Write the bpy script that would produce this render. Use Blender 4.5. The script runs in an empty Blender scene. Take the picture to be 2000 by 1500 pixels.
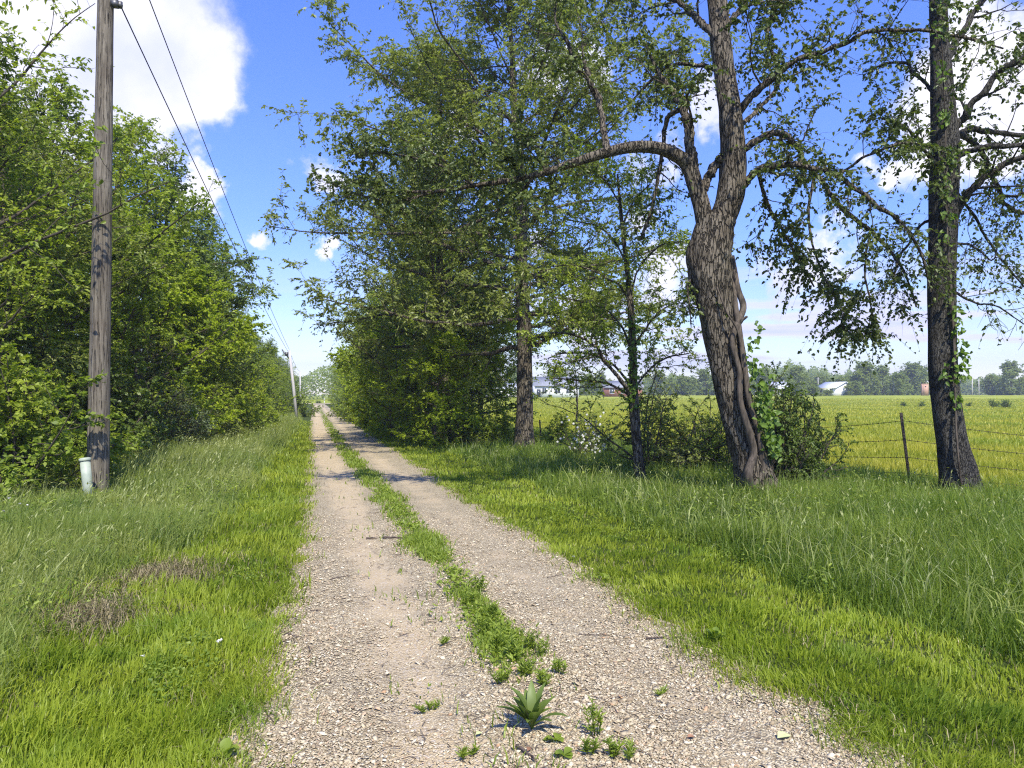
import bpy, math
import numpy as np
from mathutils import Vector

# ------------------------------------------------------------------ camera, sky, sun, exposure
F = 1450.0                       # focal length in photo pixels (2000 wide)
YAW = math.atan(388/1450.0)      # the lane runs along +Y, camera turned right of it
PITCH = math.atan(20/1450.0)
CAMZ = 1.6
scene = bpy.context.scene
cam_d = bpy.data.cameras.new('camera'); cam = bpy.data.objects.new('camera', cam_d)
scene.collection.objects.link(cam); scene.camera = cam
cam.location = (0, 0, CAMZ)
cam.rotation_euler = (math.pi/2+PITCH, 0, -YAW)
cam_d.sensor_width = 36; cam_d.lens = F/2000*36; cam_d.clip_end = 4000; cam_d.clip_start = 0.05
FW = np.array([math.sin(YAW)*math.cos(PITCH), math.cos(YAW)*math.cos(PITCH), math.sin(PITCH)])
RT = np.array([math.cos(YAW), -math.sin(YAW), 0.0])
UP = np.cross(RT, FW)
def P(px, py, d):                # a point seen at that pixel, d metres ahead
    return np.array([0, 0, CAMZ]) + d*(FW + RT*(px-1000)/F + UP*(750-py)/F)
def DIR(px, py):
    v = P(px, py, 1.0)-np.array([0, 0, CAMZ]); return v/np.linalg.norm(v)

SUN_EL, SUN_AZ = math.radians(52), math.radians(179)   # azimuth clockwise from +Y
SKY_STRENGTH = 0.15
sun_dir = np.array([math.sin(SUN_AZ)*math.cos(SUN_EL), math.cos(SUN_AZ)*math.cos(SUN_EL), math.sin(SUN_EL)])
sun_d = bpy.data.lights.new('sun', 'SUN'); sun = bpy.data.objects.new('sun', sun_d)
scene.collection.objects.link(sun)
sun_d.energy = 3.5; sun_d.angle = math.radians(0.6); sun_d.color = (1, .94, .82)
sun.rotation_euler = Vector(sun_dir).to_track_quat('Z', 'Y').to_euler()

world = bpy.data.worlds.new('World'); scene.world = world; world.use_nodes = True
class NT:
    """tiny node helper"""
    def __init__(s, tree): s.t = tree; s.n = tree.nodes; s.l = tree.links
    def new(s, typ, **kw):
        n = s.n.new(typ)
        for k, v in kw.items():
            if k.startswith('i_'): s.put(n, k[2:], v)
            else: setattr(n, k, v)
        return n
    def put(s, n, key, v):
        key = int(key) if str(key).isdigit() else key.replace('_', ' ')
        sock = n.inputs[key]
        if isinstance(v, bpy.types.NodeSocket): s.l.new(v, sock)
        else: sock.default_value = v
    def math(s, op, a, b=None, c=None, clamp=False):
        n = s.n.new('ShaderNodeMath'); n.operation = op; n.use_clamp = clamp
        for i, v in enumerate((a, b, c)):
            if v is not None: s.put(n, str(i), v)
        return n.outputs[0]
    def vmath(s, op, a, b=None):
        n = s.n.new('ShaderNodeVectorMath'); n.operation = op
        s.put(n, '0', a)
        if b is not None: s.put(n, '1', b)
        return n.outputs['Value'] if op in ('DISTANCE', 'DOT_PRODUCT', 'LENGTH') else n.outputs[0]
    def mix(s, f, a, b, mode='MIX'):
        n = s.n.new('ShaderNodeMix'); n.data_type = 'RGBA'; n.blend_type = mode
        for i, v in ((0, f), (6, a), (7, b)):
            if isinstance(v, bpy.types.NodeSocket): s.l.new(v, n.inputs[i])
            else: n.inputs[i].default_value = v if i == 0 else tuple(v)+(1,)*(4-len(v))
        return n.outputs[2]
    def noise(s, vec, scale, detail=4, rough=.55, dist=0):
        n = s.new('ShaderNodeTexNoise'); n.inputs['Scale'].default_value = scale
        n.inputs['Detail'].default_value = detail; n.inputs['Roughness'].default_value = rough
        n.inputs['Distortion'].default_value = dist
        if vec is not None: s.l.new(vec, n.inputs['Vector'])
        return n.outputs['Fac']
    def rng(s, v, a, b, c=0., d=1., smooth=True):
        n = s.n.new('ShaderNodeMapRange'); n.interpolation_type = 'SMOOTHSTEP' if smooth else 'LINEAR'
        s.put(n, '0', v)
        for i, x in enumerate((a, b, c, d)): n.inputs[i+1].default_value = x
        return n.outputs[0]
    def ramp(s, v, stops):
        n = s.n.new('ShaderNodeValToRGB'); s.l.new(v, n.inputs[0])
        el = n.color_ramp.elements
        while len(el) < len(stops): el.new(.5)
        for e, (p, c) in zip(el, stops): e.position = p; e.color = tuple(c)+(1,)
        return n.outputs[0]

def build_sky():
    k = NT(world.node_tree); k.n.clear()
    sky = k.new('ShaderNodeTexSky', sky_type='NISHITA', sun_disc=False)
    sky.sun_elevation = SUN_EL; sky.sun_rotation = SUN_AZ
    sky.air_density = 1.0; sky.dust_density = .3; sky.ozone_density = 2.0; sky.altitude = 200
    tc = k.new('ShaderNodeTexCoord').outputs['Generated']
    dirv = k.vmath('NORMALIZE', tc)
    sep = k.new('ShaderNodeSeparateXYZ'); k.l.new(dirv, sep.inputs[0]); z = sep.outputs['Z']
    # a deeper blue overhead, pale cyan near the horizon, as the air that day
    tint = k.ramp(k.rng(z, 0.0, .55, smooth=False), [(0, (.70, .66, .70)), (.15, (.55, .56, .70)), (.4, (.38, .48, .82)), (1, (.37, .52, 1.06))])
    base = k.mix(1.0, sky.outputs[0], tint, 'MULTIPLY')
    wn = k.new('ShaderNodeTexNoise'); wn.inputs['Scale'].default_value = 7; wn.inputs['Detail'].default_value = 9; wn.inputs['Roughness'].default_value = .6
    k.l.new(dirv, wn.inputs['Vector'])
    wa = k.new('ShaderNodeVectorMath', operation='MULTIPLY_ADD'); k.l.new(wn.outputs['Color'], wa.inputs[0]); wa.inputs[1].default_value = (.20,)*3; k.l.new(dirv, wa.inputs[2])
    dw = k.vmath('SUBTRACT', wa.outputs[0], (.10,)*3)
    warp = k.noise(dirv, 5.5, 8, .62)
    fine = k.noise(dirv, 9.0, 8, .6)
    blobs = [  # pixel, radius (as chord), weight : the cumulus where they stand
        (250, 60, .13), (300, 110, .10), (345, 150, .07), (170, 170, .12), (300, 215, .06), (130, 80, .14), (40, 120, .16),
        (385, 340, .03), (405, 360, .028), (508, 465, .024), (490, 464, .018), (605, 330, .032), (600, 360, .02), (650, 498, .018), (628, 502, .012),
        (1960, 150, .10), (1880, 210, .08), (1940, 250, .06), (1750, 330, .03), (1700, 300, .03), (1290, 290, .04), (1390, 225, .035), (1130, 170, .035), (1050, 150, .03),
        (1620, 500, .036), (1560, 540, .028), (1490, 520, .022), (1310, 520, .045), (1250, 430, .03), (900, 250, .03), (1050, 480, .03), (1150, 620, .04)]
    m = None
    for (px, py, r) in blobs:
        dd = k.vmath('DISTANCE', dw, tuple(DIR(px, py)))
        v = k.math('SUBTRACT', 1.0, k.math('DIVIDE', dd, r))
        m = v if m is None else k.math('MAXIMUM', m, v)
    dens = k.math('ADD', k.math('MAXIMUM', m, -1.0), k.math('MULTIPLY', k.math('SUBTRACT', warp, .5), 1.6))
    dens = k.math('ADD', dens, k.math('MULTIPLY', k.math('SUBTRACT', fine, .5), 1.3))
    cum = k.rng(dens, -.15, .45)
    # long flat banks low over the horizon
    mp = k.new('ShaderNodeMapping'); mp.inputs['Scale'].default_value = (2.2, 2.2, 26); k.l.new(dirv, mp.inputs[0])
    bn = k.noise(mp.outputs[0], 1.6, 6, .55)
    bm = k.math('MULTIPLY', k.rng(z, .012, .05), k.rng(z, .20, .08))
    side = k.rng(sep.outputs['X'], .02, .25)
    bank = k.math('MULTIPLY', k.math('MULTIPLY', k.rng(bn, .46, .58), bm), k.math('ADD', .25, k.math('MULTIPLY', side, .75)))
    S = 1/SKY_STRENGTH
    shade = k.rng(k.math('ADD', k.noise(dirv, 5.0, 5), k.math('MULTIPLY', z, .25)), .38, .72)
    ccol = k.mix(shade, (.40*S, .42*S, .58*S), (.62*S, .60*S, .62*S))
    bcol = k.mix(k.rng(bn, .5, .75), (.52*S, .47*S, .60*S), (.33*S, .36*S, .58*S))
    c1 = k.mix(k.math('MULTIPLY', bank, .85), base, bcol)
    c2 = k.mix(k.math('MULTIPLY', cum, .95), c1, ccol)
    bg = k.new('ShaderNodeBackground'); k.l.new(c2, bg.inputs[0]); bg.inputs[1].default_value = SKY_STRENGTH
    out = k.new('ShaderNodeOutputWorld'); k.l.new(bg.outputs[0], out.inputs[0])
build_sky()
vs = scene.view_settings; vs.view_transform = 'Standard'; vs.look = 'None'; vs.gamma = 1
vs.exposure = 1.12
cy = scene.cycles
cy.max_bounces = 7; cy.diffuse_bounces = 4; cy.transmission_bounces = 4; cy.glossy_bounces = 2; cy.transparent_max_bounces = 8
cy.use_denoising = False; cy.filter_width = 1.2; cy.adaptive_threshold = .005; cy.sample_clamp_indirect = 6
cy.caustics_reflective = False; cy.caustics_refractive = False

# ------------------------------------------------------------------ materials
def mat(name):
    m = bpy.data.materials.new(name); m.use_nodes = True
    k = NT(m.node_tree); k.n.clear(); return m, k
def finish(k, shader, disp=None):
    o = k.new('ShaderNodeOutputMaterial'); k.l.new(shader, o.inputs[0])
def principled(k, col, rough=.8, bump=None, bstr=.5, bdist=.02, spec=.3, metal=0):
    p = k.new('ShaderNodeBsdfPrincipled')
    if isinstance(col, bpy.types.NodeSocket): k.l.new(col, p.inputs['Base Color'])
    else: p.inputs['Base Color'].default_value = tuple(col)+(1,)
    p.inputs['Roughness'].default_value = rough; p.inputs['Specular IOR Level'].default_value = spec
    p.inputs['Metallic'].default_value = metal
    if bump is not None:
        b = k.new('ShaderNodeBump'); b.inputs['Strength'].default_value = bstr; b.inputs['Distance'].default_value = bdist
        k.l.new(bump, b.inputs['Height']); k.l.new(b.outputs[0], p.inputs['Normal'])
    return p
def leaf_mat(name, dark, light, trans=.38, tcol=None, rough=.45, patch=None, pscale=.35, spec=.35, patch2=None, p2scale=2.3):
    m, k = mat(name)
    at = k.new('ShaderNodeAttribute', attribute_name='rnd').outputs['Fac']
    col = k.mix(at, dark, light)
    if patch is not None:
        geo = k.new('ShaderNodeNewGeometry').outputs['Position']
        f = k.rng(k.noise(geo, pscale, 4, .6), .42, .62)
        col = k.mix(k.math('MULTIPLY', f, .8), col, patch)
    if patch2 is not None:
        geo = k.new('ShaderNodeNewGeometry').outputs['Position']
        f = k.rng(k.noise(geo, p2scale, 5, .65), .50, .68)
        col = k.mix(k.math('MULTIPLY', f, .75), col, patch2)
    p = principled(k, col, rough, spec=spec)
    t = k.new('ShaderNodeBsdfTranslucent')
    k.l.new(k.mix(1.0, col, tcol or (1.35, 1.45, .55), 'MULTIPLY'), t.inputs[0])
    mx = k.new('ShaderNodeMixShader'); mx.inputs[0].default_value = trans
    k.l.new(p.outputs[0], mx.inputs[1]); k.l.new(t.outputs[0], mx.inputs[2])
    finish(k, mx.outputs[0]); return m
def bark_mat(name, c1, c2, scale=14, lichen=None):
    m, k = mat(name)
    tc = k.new('ShaderNodeTexCoord').outputs['Object']
    mp = k.new('ShaderNodeMapping'); mp.inputs['Scale'].default_value = (1, 1, .2); k.l.new(tc, mp.inputs[0])
    wn = k.noise(mp.outputs[0], scale*.5, 3)
    off = k.vmath('ADD', mp.outputs[0], k.vmath('SCALE', mp.outputs[0])) if False else mp.outputs[0]
    v = k.new('ShaderNodeTexVoronoi', feature='DISTANCE_TO_EDGE'); v.inputs['Scale'].default_value = scale
    nn = k.new('ShaderNodeTexNoise'); nn.inputs['Scale'].default_value = scale*.8; k.l.new(mp.outputs[0], nn.inputs['Vector'])
    warp = k.new('ShaderNodeVectorMath', operation='MULTIPLY_ADD'); k.l.new(nn.outputs['Color'], warp.inputs[0])
    warp.inputs[1].default_value = (.085, .085, .085); k.l.new(mp.outputs[0], warp.inputs[2])
    k.l.new(warp.outputs[0], v.inputs['Vector'])
    ridge = k.rng(v.outputs['Distance'], 0, .16)
    fine = k.noise(tc, scale*6, 4)
    big = k.noise(tc, 3.0, 5, .6)
    h = k.math('ADD', k.math('ADD', ridge, k.math('MULTIPLY', fine, .45)), k.math('MULTIPLY', big, 1.2))
    col = k.mix(k.math('MULTIPLY', ridge, k.math('ADD', .45, k.math('MULTIPLY', fine, .9))), c1, c2)
    if lichen:
        lf = k.rng(k.noise(tc, 34, 4, .65), .57, .66)
        col = k.mix(k.math('MULTIPLY', lf, .7), col, lichen)
    col = k.mix(k.rng(big, .35, .65), k.mix(1.0, col, (.62, .60, .58), 'MULTIPLY'), col)
    p = principled(k, col, .9, h, 1.0, .045, spec=.15)
    finish(k, p.outputs[0]); return m
def plain_mat(name, c1, c2=None, scale=8, rough=.6, bstr=.15, metal=0, stretch=(1, 1, 1)):
    m, k = mat(name)
    tc = k.new('ShaderNodeTexCoord').outputs['Object']
    mp = k.new('ShaderNodeMapping'); mp.inputs['Scale'].default_value = stretch; k.l.new(tc, mp.inputs[0])
    n = k.noise(mp.outputs[0], scale, 6, .6)
    p = principled(k, k.mix(k.rng(n, .3, .7), c1, c2 or tuple(x*.8 for x in c1)), rough, n, bstr, .01, metal=metal)
    finish(k, p.outputs[0]); return m

M = {}
M['leaf_mid'] = leaf_mat('leaf_mid', (.145, .205, .026), (.29, .37, .048), .44, patch=(.33, .385, .045), patch2=(.10, .15, .035), p2scale=.55)
M['leaf_bright'] = leaf_mat('leaf_bright', (.23, .31, .022), (.40, .47, .04), .5)
M['leaf_dark'] = leaf_mat('leaf_dark', (.085, .130, .028), (.17, .235, .048), .38)
M['leaf_olive'] = leaf_mat('leaf_olive', (.145, .178, .040), (.29, .33, .08), .45)
M['leaf_open'] = leaf_mat('leaf_open', (.06, .085, .022), (.15, .19, .042), .34, rough=.4)
M['leaf_cedar'] = leaf_mat('leaf_cedar', (.095, .115, .035), (.20, .22, .065), .3)
M['leaf_pale'] = leaf_mat('leaf_pale', (.09, .125, .05), (.19, .24, .12), .25)
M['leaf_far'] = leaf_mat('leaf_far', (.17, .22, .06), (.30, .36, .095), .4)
M['ivy'] = leaf_mat('ivy', (.06, .12, .018), (.16, .25, .03), .4)
M['mown'] = leaf_mat('mown_grass_blades', (.15, .215, .018), (.34, .41, .038), .42, patch2=(.16, .25, .03), p2scale=1.7, patch=(.33, .38, .04), pscale=.8, spec=.3)
M['tall'] = leaf_mat('tall_grass_blades', (.135, .19, .030), (.31, .37, .085), .42, patch2=(.12, .20, .04), p2scale=1.1, patch=(.36, .39, .11), pscale=.45)
M['rough'] = leaf_mat('rough_grass_blades', (.075, .13, .014), (.20, .28, .032), .38, patch2=(.10, .17, .02), p2scale=1.5, patch=(.23, .30, .045), pscale=.6)
M['field'] = leaf_mat('field_grass_blades', (.22, .25, .022), (.40, .40, .04), .42, patch=(.46, .42, .06), pscale=.25, patch2=(.22, .29, .03), p2scale=.13)
M['straw'] = leaf_mat('dry_straw', (.10, .08, .04), (.36, .30, .15), .15)
M['seed'] = leaf_mat('grass_seed_heads', (.20, .24, .08), (.38, .40, .17), .3)
M['weed'] = leaf_mat('lane_weeds', (.11, .18, .022), (.30, .37, .05), .4)
M['petal'] = leaf_mat('white_petals', (.72, .70, .66), (.85, .84, .82), .3, tcol=(1, 1, 1))
M['bark'] = bark_mat('bark_brown', (.030, .025, .017), (.235, .20, .145), 21, (.23, .22, .17))
M['bark_dark'] = bark_mat('bark_dark', (.018, .017, .015), (.15, .142, .12), 38, (.19, .19, .165))
M['bark_twig'] = plain_mat('bark_limb', (.085, .07, .05), (.045, .038, .03), 20, .9, .4)
M['vine_wood'] = plain_mat('vine_wood', (.13, .105, .078), (.035, .028, .02), 30, .9, .5, stretch=(1, 1, .2))
M['metal_post'] = plain_mat('shade_darkened_post', (.018, .016, .014), (.035, .026, .02), 30, .8)  # the posts' shading is put into this near-black base colour
M['wire'] = plain_mat('fence_wire', (.03, .026, .022), (.05, .035, .025), 40, .7)
M['cable'] = plain_mat('power_cable', (.03, .03, .033), None, 5, .5)
M['hardware'] = plain_mat('galvanised', (.18, .18, .18), (.09, .09, .09), 20, .5, metal=.7)
M['pvc'] = plain_mat('pale_plastic', (.40, .44, .35), (.28, .32, .25), 5, .5, .05)
M['white_wall'] = plain_mat('white_wall', (.78, .78, .78), (.7, .7, .7), 2, .7)
M['brick'] = plain_mat('brick_wall', (.30, .13, .09), (.23, .10, .07), 6, .8)
M['roof_grey'] = plain_mat('grey_roof', (.30, .31, .33), (.22, .23, .25), 3, .7)
M['roof_white'] = plain_mat('pale_metal_roof', (.72, .74, .78), (.62, .64, .68), 2, .4)
M['glass'] = plain_mat('window_glass', (.05, .06, .07), None, 2, .1)
M['tan'] = plain_mat('tan_cladding', (.50, .31, .22), (.42, .25, .17), 3, .8, stretch=(1, 1, .2))
M['stick'] = plain_mat('dead_stick', (.075, .055, .04), (.13, .10, .08), 40, .9)
M['pole_pale'] = plain_mat('pale_pole', (.52, .50, .48), (.40, .38, .36), 12, .8, stretch=(1, 1, .05))
M['dead_leaf'] = plain_mat('dead_leaf', (.30, .16, .09), (.2, .11, .06), 30, .8)
M['pale_leaf'] = plain_mat('pale_fallen_leaf', (.45, .50, .22), (.38, .40, .2), 30, .7)

def pole_mat():
    m, k = mat('weathered_pole_wood')
    tc = k.new('ShaderNodeTexCoord').outputs['Object']
    mp = k.new('ShaderNodeMapping'); mp.inputs['Scale'].default_value = (1, 1, .045); k.l.new(tc, mp.inputs[0])
    n = k.noise(mp.outputs[0], 26, 8, .65); n2 = k.noise(mp.outputs[0], 70, 4, .6); n3 = k.noise(tc, 1.2, 4)
    col = k.ramp(n, [(.30, (.045, .038, .028)), (.45, (.14, .122, .092)), (.6, (.22, .195, .15)), (.75, (.30, .27, .215))])
    col = k.mix(k.rng(n3, .45, .65), col, k.mix(1, col, (.74, .71, .70), 'MULTIPLY'))
    crack = k.rng(n2, .36, .42)
    col = k.mix(crack, (.03, .025, .02), col)
    p = principled(k, col, .9, k.math('ADD', n, k.math('MULTIPLY', crack, .6)), .9, .02, spec=.15)
    finish(k, p.outputs[0]); return m
M['pole'] = pole_mat()

def ground_mat():
    m, k = mat('ground_soil_and_grass')
    pos = k.new('ShaderNodeNewGeometry').outputs['Position']
    at = k.new('ShaderNodeAttribute', attribute_name='zone').outputs['Fac']      # 0 verge soil, 1 open field
    n = k.noise(pos, 6, 8, .65); n2 = k.noise(pos, .35, 5, .6); n3 = k.noise(pos, 40, 4, .7)
    soil = k.ramp(n, [(.3, (.030, .034, .012)), (.5, (.05, .075, .014)), (.7, (.075, .085, .03))])
    mp = k.new('ShaderNodeMapping'); mp.inputs['Scale'].default_value = (.4, 1.3, 1); k.l.new(pos, mp.inputs[0])
    n4 = k.noise(mp.outputs[0], .11, 6, .62)
    fld = k.ramp(n4, [(.32, (.17, .215, .028)), (.48, (.28, .32, .035)), (.62, (.36, .375, .055)), (.75, (.40, .38, .09))])
    fld = k.mix(k.math('MULTIPLY', k.rng(k.noise(pos, 1.6, 6, .7), .4, .7), .6), fld, k.mix(1, fld, (.55, .62, .55), 'MULTIPLY'))
    col = k.mix(at, soil, fld)
    p = principled(k, col, .95, k.math('ADD', n, k.math('MULTIPLY', n3, .5)), 1.0, .06, spec=.1)
    finish(k, p.outputs[0]); return m
M['ground'] = ground_mat()
def gravel_mat():
    m, k = mat('lane_gravel')
    pos = k.new('ShaderNodeNewGeometry').outputs['Position']
    def vor(scale):
        v = k.new('ShaderNodeTexVoronoi', feature='F1'); v.inputs['Scale'].default_value = scale
        k.l.new(pos, v.inputs['Vector']); return v
    v1 = vor(85); v2 = vor(190)
    sc = k.new('ShaderNodeSeparateColor'); k.l.new(v1.outputs['Color'], sc.inputs[0])
    stone = k.ramp(sc.outputs[0], [(.0, (.22, .17, .10)), (.35, (.38, .31, .19)), (.7, (.49, .415, .265)), (1, (.64, .575, .41))])
    gap = k.rng(v1.outputs['Distance'], .46, .75)
    stone = k.mix(k.math('MULTIPLY', gap, .8), stone, (.12, .095, .065))
    at = k.new('ShaderNodeAttribute', attribute_name='dust').outputs['Fac']
    dn = k.math('ADD', at, k.math('MULTIPLY', k.math('SUBTRACT', k.noise(pos, 1.7, 7, .65), .5), 1.6))
    dirt = k.mix(k.noise(pos, 24, 6, .7), (.38, .285, .155), (.62, .50, .31))
    dirt = k.mix(k.math('MULTIPLY', k.rng(sc.outputs[1], .75, .9), .7), dirt, (.55, .49, .41))
    col = k.mix(k.math('MULTIPLY', k.rng(dn, .35, .85), .85), stone, dirt)
    big = k.noise(pos, .9, 5, .6)
    col = k.mix(k.math('MULTIPLY', k.rng(big, .52, .72), .35), col, (.22, .18, .12))
    h = k.math('ADD', k.math('MULTIPLY', k.math('SUBTRACT', 1, v1.outputs['Distance']), 1.0), k.math('MULTIPLY', k.math('SUBTRACT', 1, v2.outputs['Distance']), .3))
    p = principled(k, col, .9, h, .9, .012, spec=.2)
    finish(k, p.outputs[0]); return m
M['gravel'] = gravel_mat()
def stone_mat():
    m, k = mat('loose_stones')
    at = k.new('ShaderNodeAttribute', attribute_name='rnd').outputs['Fac']
    pos = k.new('ShaderNodeNewGeometry').outputs['Position']
    col = k.ramp(at, [(.0, (.20, .15, .085)), (.3, (.38, .305, .18)), (.65, (.49, .415, .26)), (.9, (.64, .575, .41)), (1, (.42, .25, .12))])
    col = k.mix(k.math('MULTIPLY', k.noise(pos, 150, 3), .4), col, (.36, .29, .21))
    finish(k, principled(k, col, .85, spec=.25).outputs[0]); return m
M['stone'] = stone_mat()

# ------------------------------------------------------------------ mesh helpers
COL = scene.collection
def tag(o, label=None, cat=None, group=None, kind=None):
    for a, b in (('label', label), ('category', cat), ('group', group), ('kind', kind)):
        if b: o[a] = b
    return o
def empty(name, loc, label, cat, group=None):
    o = bpy.data.objects.new(name, None); COL.objects.link(o); o.location = loc; o.empty_display_size = .3
    return tag(o, label, cat, group)
def mesh_np(name, verts, polys, material, parent=None, rnd=None, attr='rnd', smooth=False, link=True):
    """verts (N,3); polys: list of (M,k) index arrays"""
    me = bpy.data.meshes.new(name)
    verts = np.asarray(verts, dtype=np.float32)
    polys = [np.asarray(p, dtype=np.int32) for p in polys if len(p)]
    loops = np.concatenate([p.ravel() for p in polys])
    tot = np.concatenate([np.full(len(p), p.shape[1], dtype=np.int32) for p in polys])
    start = np.concatenate([[0], np.cumsum(tot)[:-1]]).astype(np.int32)
    me.vertices.add(len(verts)); me.vertices.foreach_set('co', verts.ravel())
    me.loops.add(len(loops)); me.loops.foreach_set('vertex_index', loops)
    me.polygons.add(len(tot)); me.polygons.foreach_set('loop_start', start)
    if smooth: me.polygons.foreach_set('use_smooth', np.ones(len(tot), dtype=bool))
    if rnd is not None:
        a = me.attributes.new(attr, 'FLOAT', 'POINT'); a.data.foreach_set('value', np.asarray(rnd, dtype=np.float32))
    me.materials.append(material); me.update(calc_edges=True)
    if not link: return me
    o = bpy.data.objects.new(name, me); COL.objects.link(o)
    if parent is not None: o.parent = parent
    return o
def nrm(v): return v/np.maximum(np.linalg.norm(v, axis=-1, keepdims=True), 1e-9)

class Solid:
    """collects tubes, boxes into one mesh"""
    def __init__(s): s.v = []; s.q = []; s.t = []; s.n = 0
    def add(s, v, q=(), t=()):
        v = np.asarray(v, float)
        s.v.append(v)
        if len(q): s.q.append(np.asarray(q)+s.n)
        if len(t): s.t.append(np.asarray(t)+s.n)
        s.n += len(v)
    def tube(s, pts, rad, sides=8, bump=None, cap=True, twist=0):
        pts = np.asarray(pts, float); n = len(pts); rad = np.broadcast_to(np.asarray(rad, float), (n,))
        tan = nrm(np.gradient(pts, axis=0))
        ref = np.array([0., 1, 0]) if abs(tan[0][1]) < .9 else np.array([1., 0, 0])
        a = nrm(np.cross(tan, ref)); b = np.cross(tan, a)
        th = np.linspace(0, 2*math.pi, sides, endpoint=False)[None, :]+twist
        r = rad[:, None]*np.ones((1, sides))
        if bump is not None: r = r*bump(np.arange(n)[:, None]/max(n-1, 1), th)
        v = pts[:, None, :]+(np.cos(th)[..., None]*a[:, None, :]+np.sin(th)[..., None]*b[:, None, :])*r[..., None]
        v = v.reshape(-1, 3)
        i = np.arange(n-1)[:, None]*sides; j = np.arange(sides)[None, :]; j2 = (j+1) % sides
        q = np.stack([i+j, i+j2, i+sides+j2, i+sides+j], -1).reshape(-1, 4)
        t = []
        if cap:
            v = np.vstack([v, pts[:1], pts[-1:]]); c0 = n*sides
            jj = np.arange(sides)
            t = np.vstack([np.stack([np.full(sides, c0), (jj+1) % sides, jj], -1),
                           np.stack([np.full(sides, c0+1), (n-1)*sides+jj, (n-1)*sides+(jj+1) % sides], -1)])
        s.add(v, q, t)
    def box(s, c, size, M3=None):
        h = np.array(size)/2
        v = np.array([[x, y, z] for x in (-1, 1) for y in (-1, 1) for z in (-1, 1)])*h
        if M3 is not None: v = v@np.asarray(M3).T
        s.add(v+np.array(c), [[0, 1, 3, 2], [4, 6, 7, 5], [0, 4, 5, 1], [2, 3, 7, 6], [0, 2, 6, 4], [1, 5, 7, 3]])
    def twigs(s, p0, p1, p2, r):           # vectorised 3-sided twigs through three points
        K = len(p0)
        if K == 0: return
        d = nrm(p2-p0); ref = np.where(np.abs(d[:, 2:3]) < .9, np.array([[0, 0, 1.]]), np.array([[1., 0, 0]]))
        a = nrm(np.cross(d, ref)); b = np.cross(d, a)
        rings = []
        for p, f in ((p0, 1.0), (p1, .75), (p2, .3)):
            for j in range(3):
                th = j*2*math.pi/3
                rings.append(p+(a*math.cos(th)+b*math.sin(th))*(r*f)[:, None])
        v = np.stack(rings, 1).reshape(-1, 3)
        q = []
        for k in range(2):
            for j in range(3):
                q.append([k*3+j, k*3+(j+1) % 3, (k+1)*3+(j+1) % 3, (k+1)*3+j])
        q = (np.array(q)[None]+(np.arange(K)*9)[:, None, None]).reshape(-1, 4)
        s.add(v, q)
    def build(s, name, material, parent=None, smooth=True):
        polys = []
        if s.q: polys.append(np.vstack(s.q))
        if s.t: polys.append(np.vstack(s.t))
        return mesh_np(name, np.vstack(s.v), polys, material, parent, smooth=smooth)

def fbm(x, y, s, seed=0, oct=4):
    """smooth pseudo-noise, about -1..1"""
    r = np.random.RandomState(seed); out = 0; amp = 1; tot = 0
    for o in range(oct):
        for _ in range(3):
            a = r.uniform(0, 2*math.pi); ph = r.uniform(0, 6.28); ph2 = r.uniform(0, 6.28); a2 = r.uniform(0, 6.28)
            out = out+amp*np.sin((x*math.cos(a)+y*math.sin(a))*s+ph+1.3*np.sin((x*math.cos(a2)+y*math.sin(a2))*s*.7+ph2))/3
        tot += amp*.6; amp *= .55; s *= 2.1
    return np.clip(out/tot, -1.5, 1.5)
def sstep(x, a, b):
    t = np.clip((x-a)/(b-a), 0, 1); return t*t*(3-2*t)

# ------------------------------------------------------------------ terrain
def H(x, y):
    x = np.asarray(x, float); y = np.asarray(y, float)
    yy = np.clip(y, 0, None)
    base = -.85*(1-np.exp(-yy/75.0)) - .02*np.clip(yy-0, 0, 10)/10
    D = np.hypot(x, y)
    fld = sstep(x, 7, 15)
    rise = sstep(D, 45, 250)*2.05*sstep(x, 9, 45)+ (D > 250)*0
    far = sstep(y, 185, 260)*.9*(1-sstep(x, 9, 45))
    z = base-.25*fld*(1-sstep(D, 30, 90))+rise+far
    z = z+.03*fbm(x, y, .8, 3, 3)*(1-sstep(np.abs(x-1.15), -1, 1.9)*0)*sstep(np.abs(x-1.15), 1.3, 2.5)
    z = z-.25*sstep(-x, 4.5, 9)*0
    return z
def lane_edges(y):
    y = np.asarray(y, float)
    xl = -.1-.2*(1-sstep(y, 2.5, 9))+.025*np.sin(y*.9)+.025*np.sin(y*2.9+1)+.03*np.sin(y*5.3+2*np.sin(y*1.3))+.02*np.sin(y*11.3+1)
    xr = 2.43+.16*sstep(y, 9, 26)+.025*np.sin(y*.7+2)+.03*np.sin(y*2.3)+.035*np.sin(y*4.7+2*np.sin(y*1.1))+.025*np.sin(y*9.7)
    return xl, xr
def median_c(y): return 1.2-.22*sstep(y, 10, 26)
def gz(x, y): return float(H(x, y))

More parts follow.
